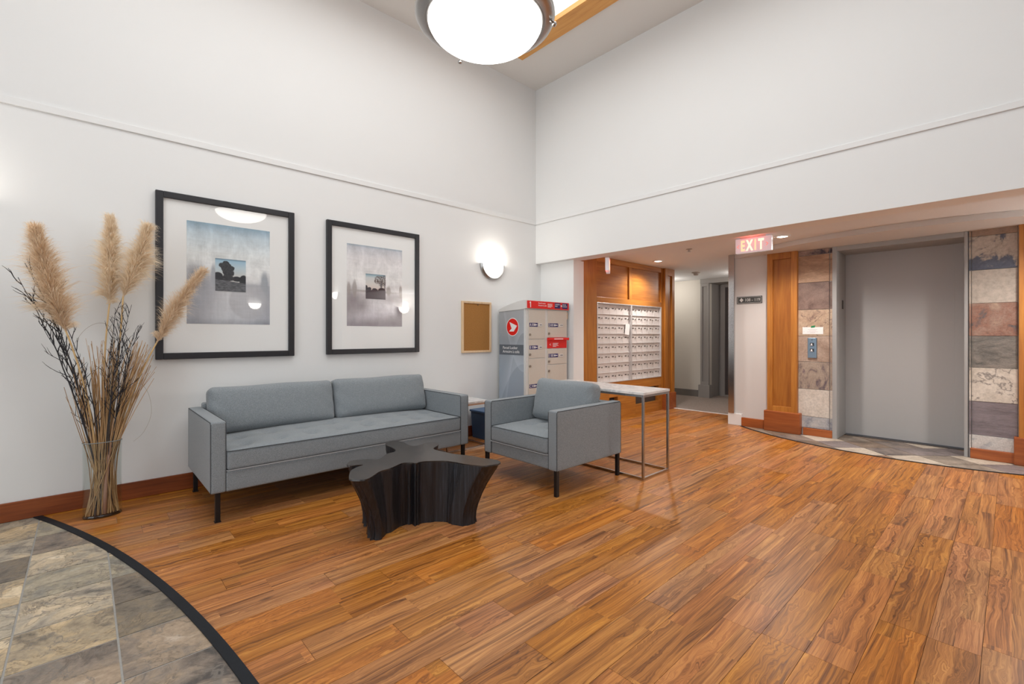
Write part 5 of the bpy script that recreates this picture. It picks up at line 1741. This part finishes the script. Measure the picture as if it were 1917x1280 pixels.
def pampas(label, nk, b_, t_, W_, seed, mat_, bend=(0, 0, 0), count=2100, wisp=None):
    q = random.Random(seed)
    o = thing('pampas_stem', label, 'pampas grass', (VX, VY, 0), 'pampas stems in the glass vase')
    a = base_pt(q.uniform(-0.5, 0.5))
    P = curve3(a, nk, b_, 12)
    MB().tube(P, [0.0062 * (1 - 0.25 * k / 12) for k in range(13)], 7).build('stalk', M['stalk'], o, True)
    b_, t_, bend = Vector(b_), Vector(t_), Vector(bend)
    ax = (t_ - b_).normalized()
    L = (t_ - b_).length
    u = ax.cross(Vector((0, 1, 0))).normalized()
    v = ax.cross(u)
    m = MB()
    tl_ = m.bm.faces.layers.float.new('tone')
    m.tube([b_.lerp(t_, s / 6) + bend * math.sin(math.pi * s / 6) for s in range(6)], [0.006 * (1 - s / 7) for s in range(6)], 5)
    for i in range(count):
        s = q.random() ** 0.9 * 0.97
        ph = q.uniform(0, 2 * math.pi)
        rad = u * math.cos(ph) + v * math.sin(ph)
        prof_ = (min(1.0, (s + 0.02) / 0.20) ** 0.7) * (1 - 0.80 * max(0.0, (s - 0.26) / 0.74) ** 1.15)
        lump = 1 + 0.22 * math.sin(2 * ph + 11 * s + seed) + 0.18 * math.sin(3 * ph - 23 * s + 2 * seed) + 0.12 * math.sin(5 * ph + 41 * s)
        w = W_ * (0.20 + 0.80 * prof_) * lump * (q.uniform(0.25, 1.0) if q.random() < 0.88 else q.uniform(1.0, 1.3))
        ln_ = L * q.uniform(0.09, 0.20) * (0.70 + 0.30 * prof_) * (0.8 + 0.25 * lump)
        o0 = b_.lerp(t_, s) + bend * math.sin(math.pi * s)
        o0 = o0 + rad * (w * 0.05)
        tw = (ax.cross(rad)) * q.uniform(-0.35, 0.35) * w
        # a silky fibre: rises with the stem, arches out, and its tip curls over at random
        p1 = o0 + rad * (w * 0.30) + ax * (ln_ * 0.42) + tw * 0.3
        p2 = o0 + rad * (w * 0.72) + ax * (ln_ * 0.74) + tw * 0.8
        cu_ = q.uniform(-0.9, 1.0)
        p3 = o0 + rad * (w * q.uniform(0.95, 1.30)) + ax * (ln_ * (0.74 + 0.30 * cu_)) + tw + Vector((q.uniform(-1, 1), q.uniform(-1, 1), q.uniform(-2.0, 0.4))) * 0.014
        hw_ = q.uniform(0.0005, 0.0011)
        tdir = (p2 - o0).normalized()
        sdv = tdir.cross(Vector((q.uniform(-1, 1), q.uniform(-1, 1), q.uniform(-1, 1)))).normalized() * hw_
        vs = []
        for p, kk in ((o0, 0.7), (p1, 1.0), (p2, 0.85)):
            vs.append((m.bm.verts.new(p - sdv * kk), m.bm.verts.new(p + sdv * kk)))
        tip = m.bm.verts.new(p3)
        tn = q.random() ** 1.1
        for k in range(2):
            m.bm.faces.new((vs[k][0], vs[k][1], vs[k + 1][1], vs[k + 1][0]))[tl_] = tn
        m.bm.faces.new((vs[2][0], vs[2][1], tip))[tl_] = min(1.0, tn + 0.2)
    if wisp:
        for (s, d, ln_) in wisp:
            o0 = b_.lerp(t_, s)
            d = Vector(d).normalized()
            for k in range(70):
                st_ = o0 + Vector((q.uniform(-1, 1), q.uniform(-1, 1), q.uniform(-1, 1))) * 0.016
                LL_ = ln_ * q.uniform(0.6, 1.05)
                e = (d + Vector((q.uniform(-1, 1), q.uniform(-1, 1), q.uniform(-1, 1))) * 0.14).normalized()
                md = st_ + e * LL_ * 0.55 + Vector((0, 0, 0.010))
                en = st_ + e * LL_ + Vector((0, 0, -0.018))
                sdv = Vector((q.uniform(-1, 1), q.uniform(-1, 1), q.uniform(-1, 1))).normalized() * 0.0013
                A_, B_ = m.bm.verts.new(st_ - sdv), m.bm.verts.new(st_ + sdv)
                D_, E_ = m.bm.verts.new(md - sdv), m.bm.verts.new(md + sdv)
                m.bm.faces.new((A_, B_, E_, D_))[tl_] = 0.7
                m.bm.faces.new((D_, E_, m.bm.verts.new(en)))[tl_] = 0.9
    m.build('plume', M[mat_], o, recalc=False)
    return o


pampas('brown pampas plume leaning left, farthest left over the dark twigs', Vector((VX - 0.040, VY - 0.02, VH)), Vector((-0.076, 3.94, 1.185)), Vector((-0.205, 3.94, 1.785)), 0.118, 1, 'plume2', (-0.01, 0, 0), 7500, [(0.22, (-1, 0, 0.10), 0.19), (0.03, (0.9, 0, 0.5), 0.08)])
pampas('tall upright cream pampas plume, highest tip in the vase', Vector((VX + 0.010, VY + 0.01, VH)), Vector((0.127, 4.00, 1.365)), Vector((0.133, 4.01, 1.915)), 0.092, 2, 'plume', (0, 0, 0), 6000, [(0.10, (-1, 0, 0.15), 0.10), (0.02, (0.9, 0, 0.3), 0.06)])
pampas('cream pampas plume tilted right with a long side wisp over the picture frame', Vector((VX + 0.030, VY, VH)), Vector((0.193, 3.95, 1.412)), Vector((0.318, 3.95, 1.885)), 0.102, 3, 'plume', (0.012, 0, 0), 6500, [(0.50, (1, 0, 0.10), 0.17), (0.35, (1, 0, -0.15), 0.12)])
pampas('small pampas plume reaching right across the framed print', Vector((VX + 0.062, VY + 0.01, VH)), Vector((0.372, 3.98, 1.112)), Vector((0.638, 3.98, 1.615)), 0.080, 4, 'plume2', (-0.015, 0, 0.01), 5200, [(0.05, (-0.6, 0, 0.8), 0.07)])

cn = MB().tube([(VX + 0.010, VY - 0.035, 0.02), (VX + 0.012, VY - 0.034, 0.16), (VX + 0.030, VY - 0.028, 0.40), (VX + 0.055, VY - 0.01, 0.62)], [0.0105, 0.0105, 0.0085, 0.004], 10).build('dried_cane', M['cane'], None, True)
tag(cn, 'thick pinkish cane showing through the front of the vase', 'dried cane')


def blade(label, pts_):
    P = [Vector(p) for p in pts_]
    S = []
    for i in range(len(P) - 1):
        p0, p1, p2, p3 = P[max(i - 1, 0)], P[i], P[i + 1], P[min(i + 2, len(P) - 1)]
        for j in range(6):
            t = j / 6
            S.append(0.5 * ((2 * p1) + (p2 - p0) * t + (2 * p0 - 5 * p1 + 4 * p2 - p3) * t * t + (3 * p1 - p0 - 3 * p2 + p3) * t ** 3))
    S.append(P[-1])
    k = len(S)
    o = MB().tube(S, [0.0016 * (1 - 0.6 * i / k) for i in range(k)], 4).build('grass_blade', M['blade'])
    tag(o, label, 'grass blade')


blade('thin dry grass blade curling down to the right of the vase', [(0.14, 3.98, 0.50), (0.20, 3.97, 0.72), (0.262, 3.95, 0.838), (0.318, 3.93, 0.78), (0.338, 3.93, 0.64), (0.300, 3.93, 0.52), (0.245, 3.93, 0.46)])
blade('thin dry grass blade arching left between the two cream plumes', [(0.115, 3.96, 0.52), (0.140, 3.93, 1.00), (0.135, 3.90, 1.19), (0.075, 3.88, 1.235), (0.000, 3.87, 1.18), (-0.075, 3.87, 1.02)])
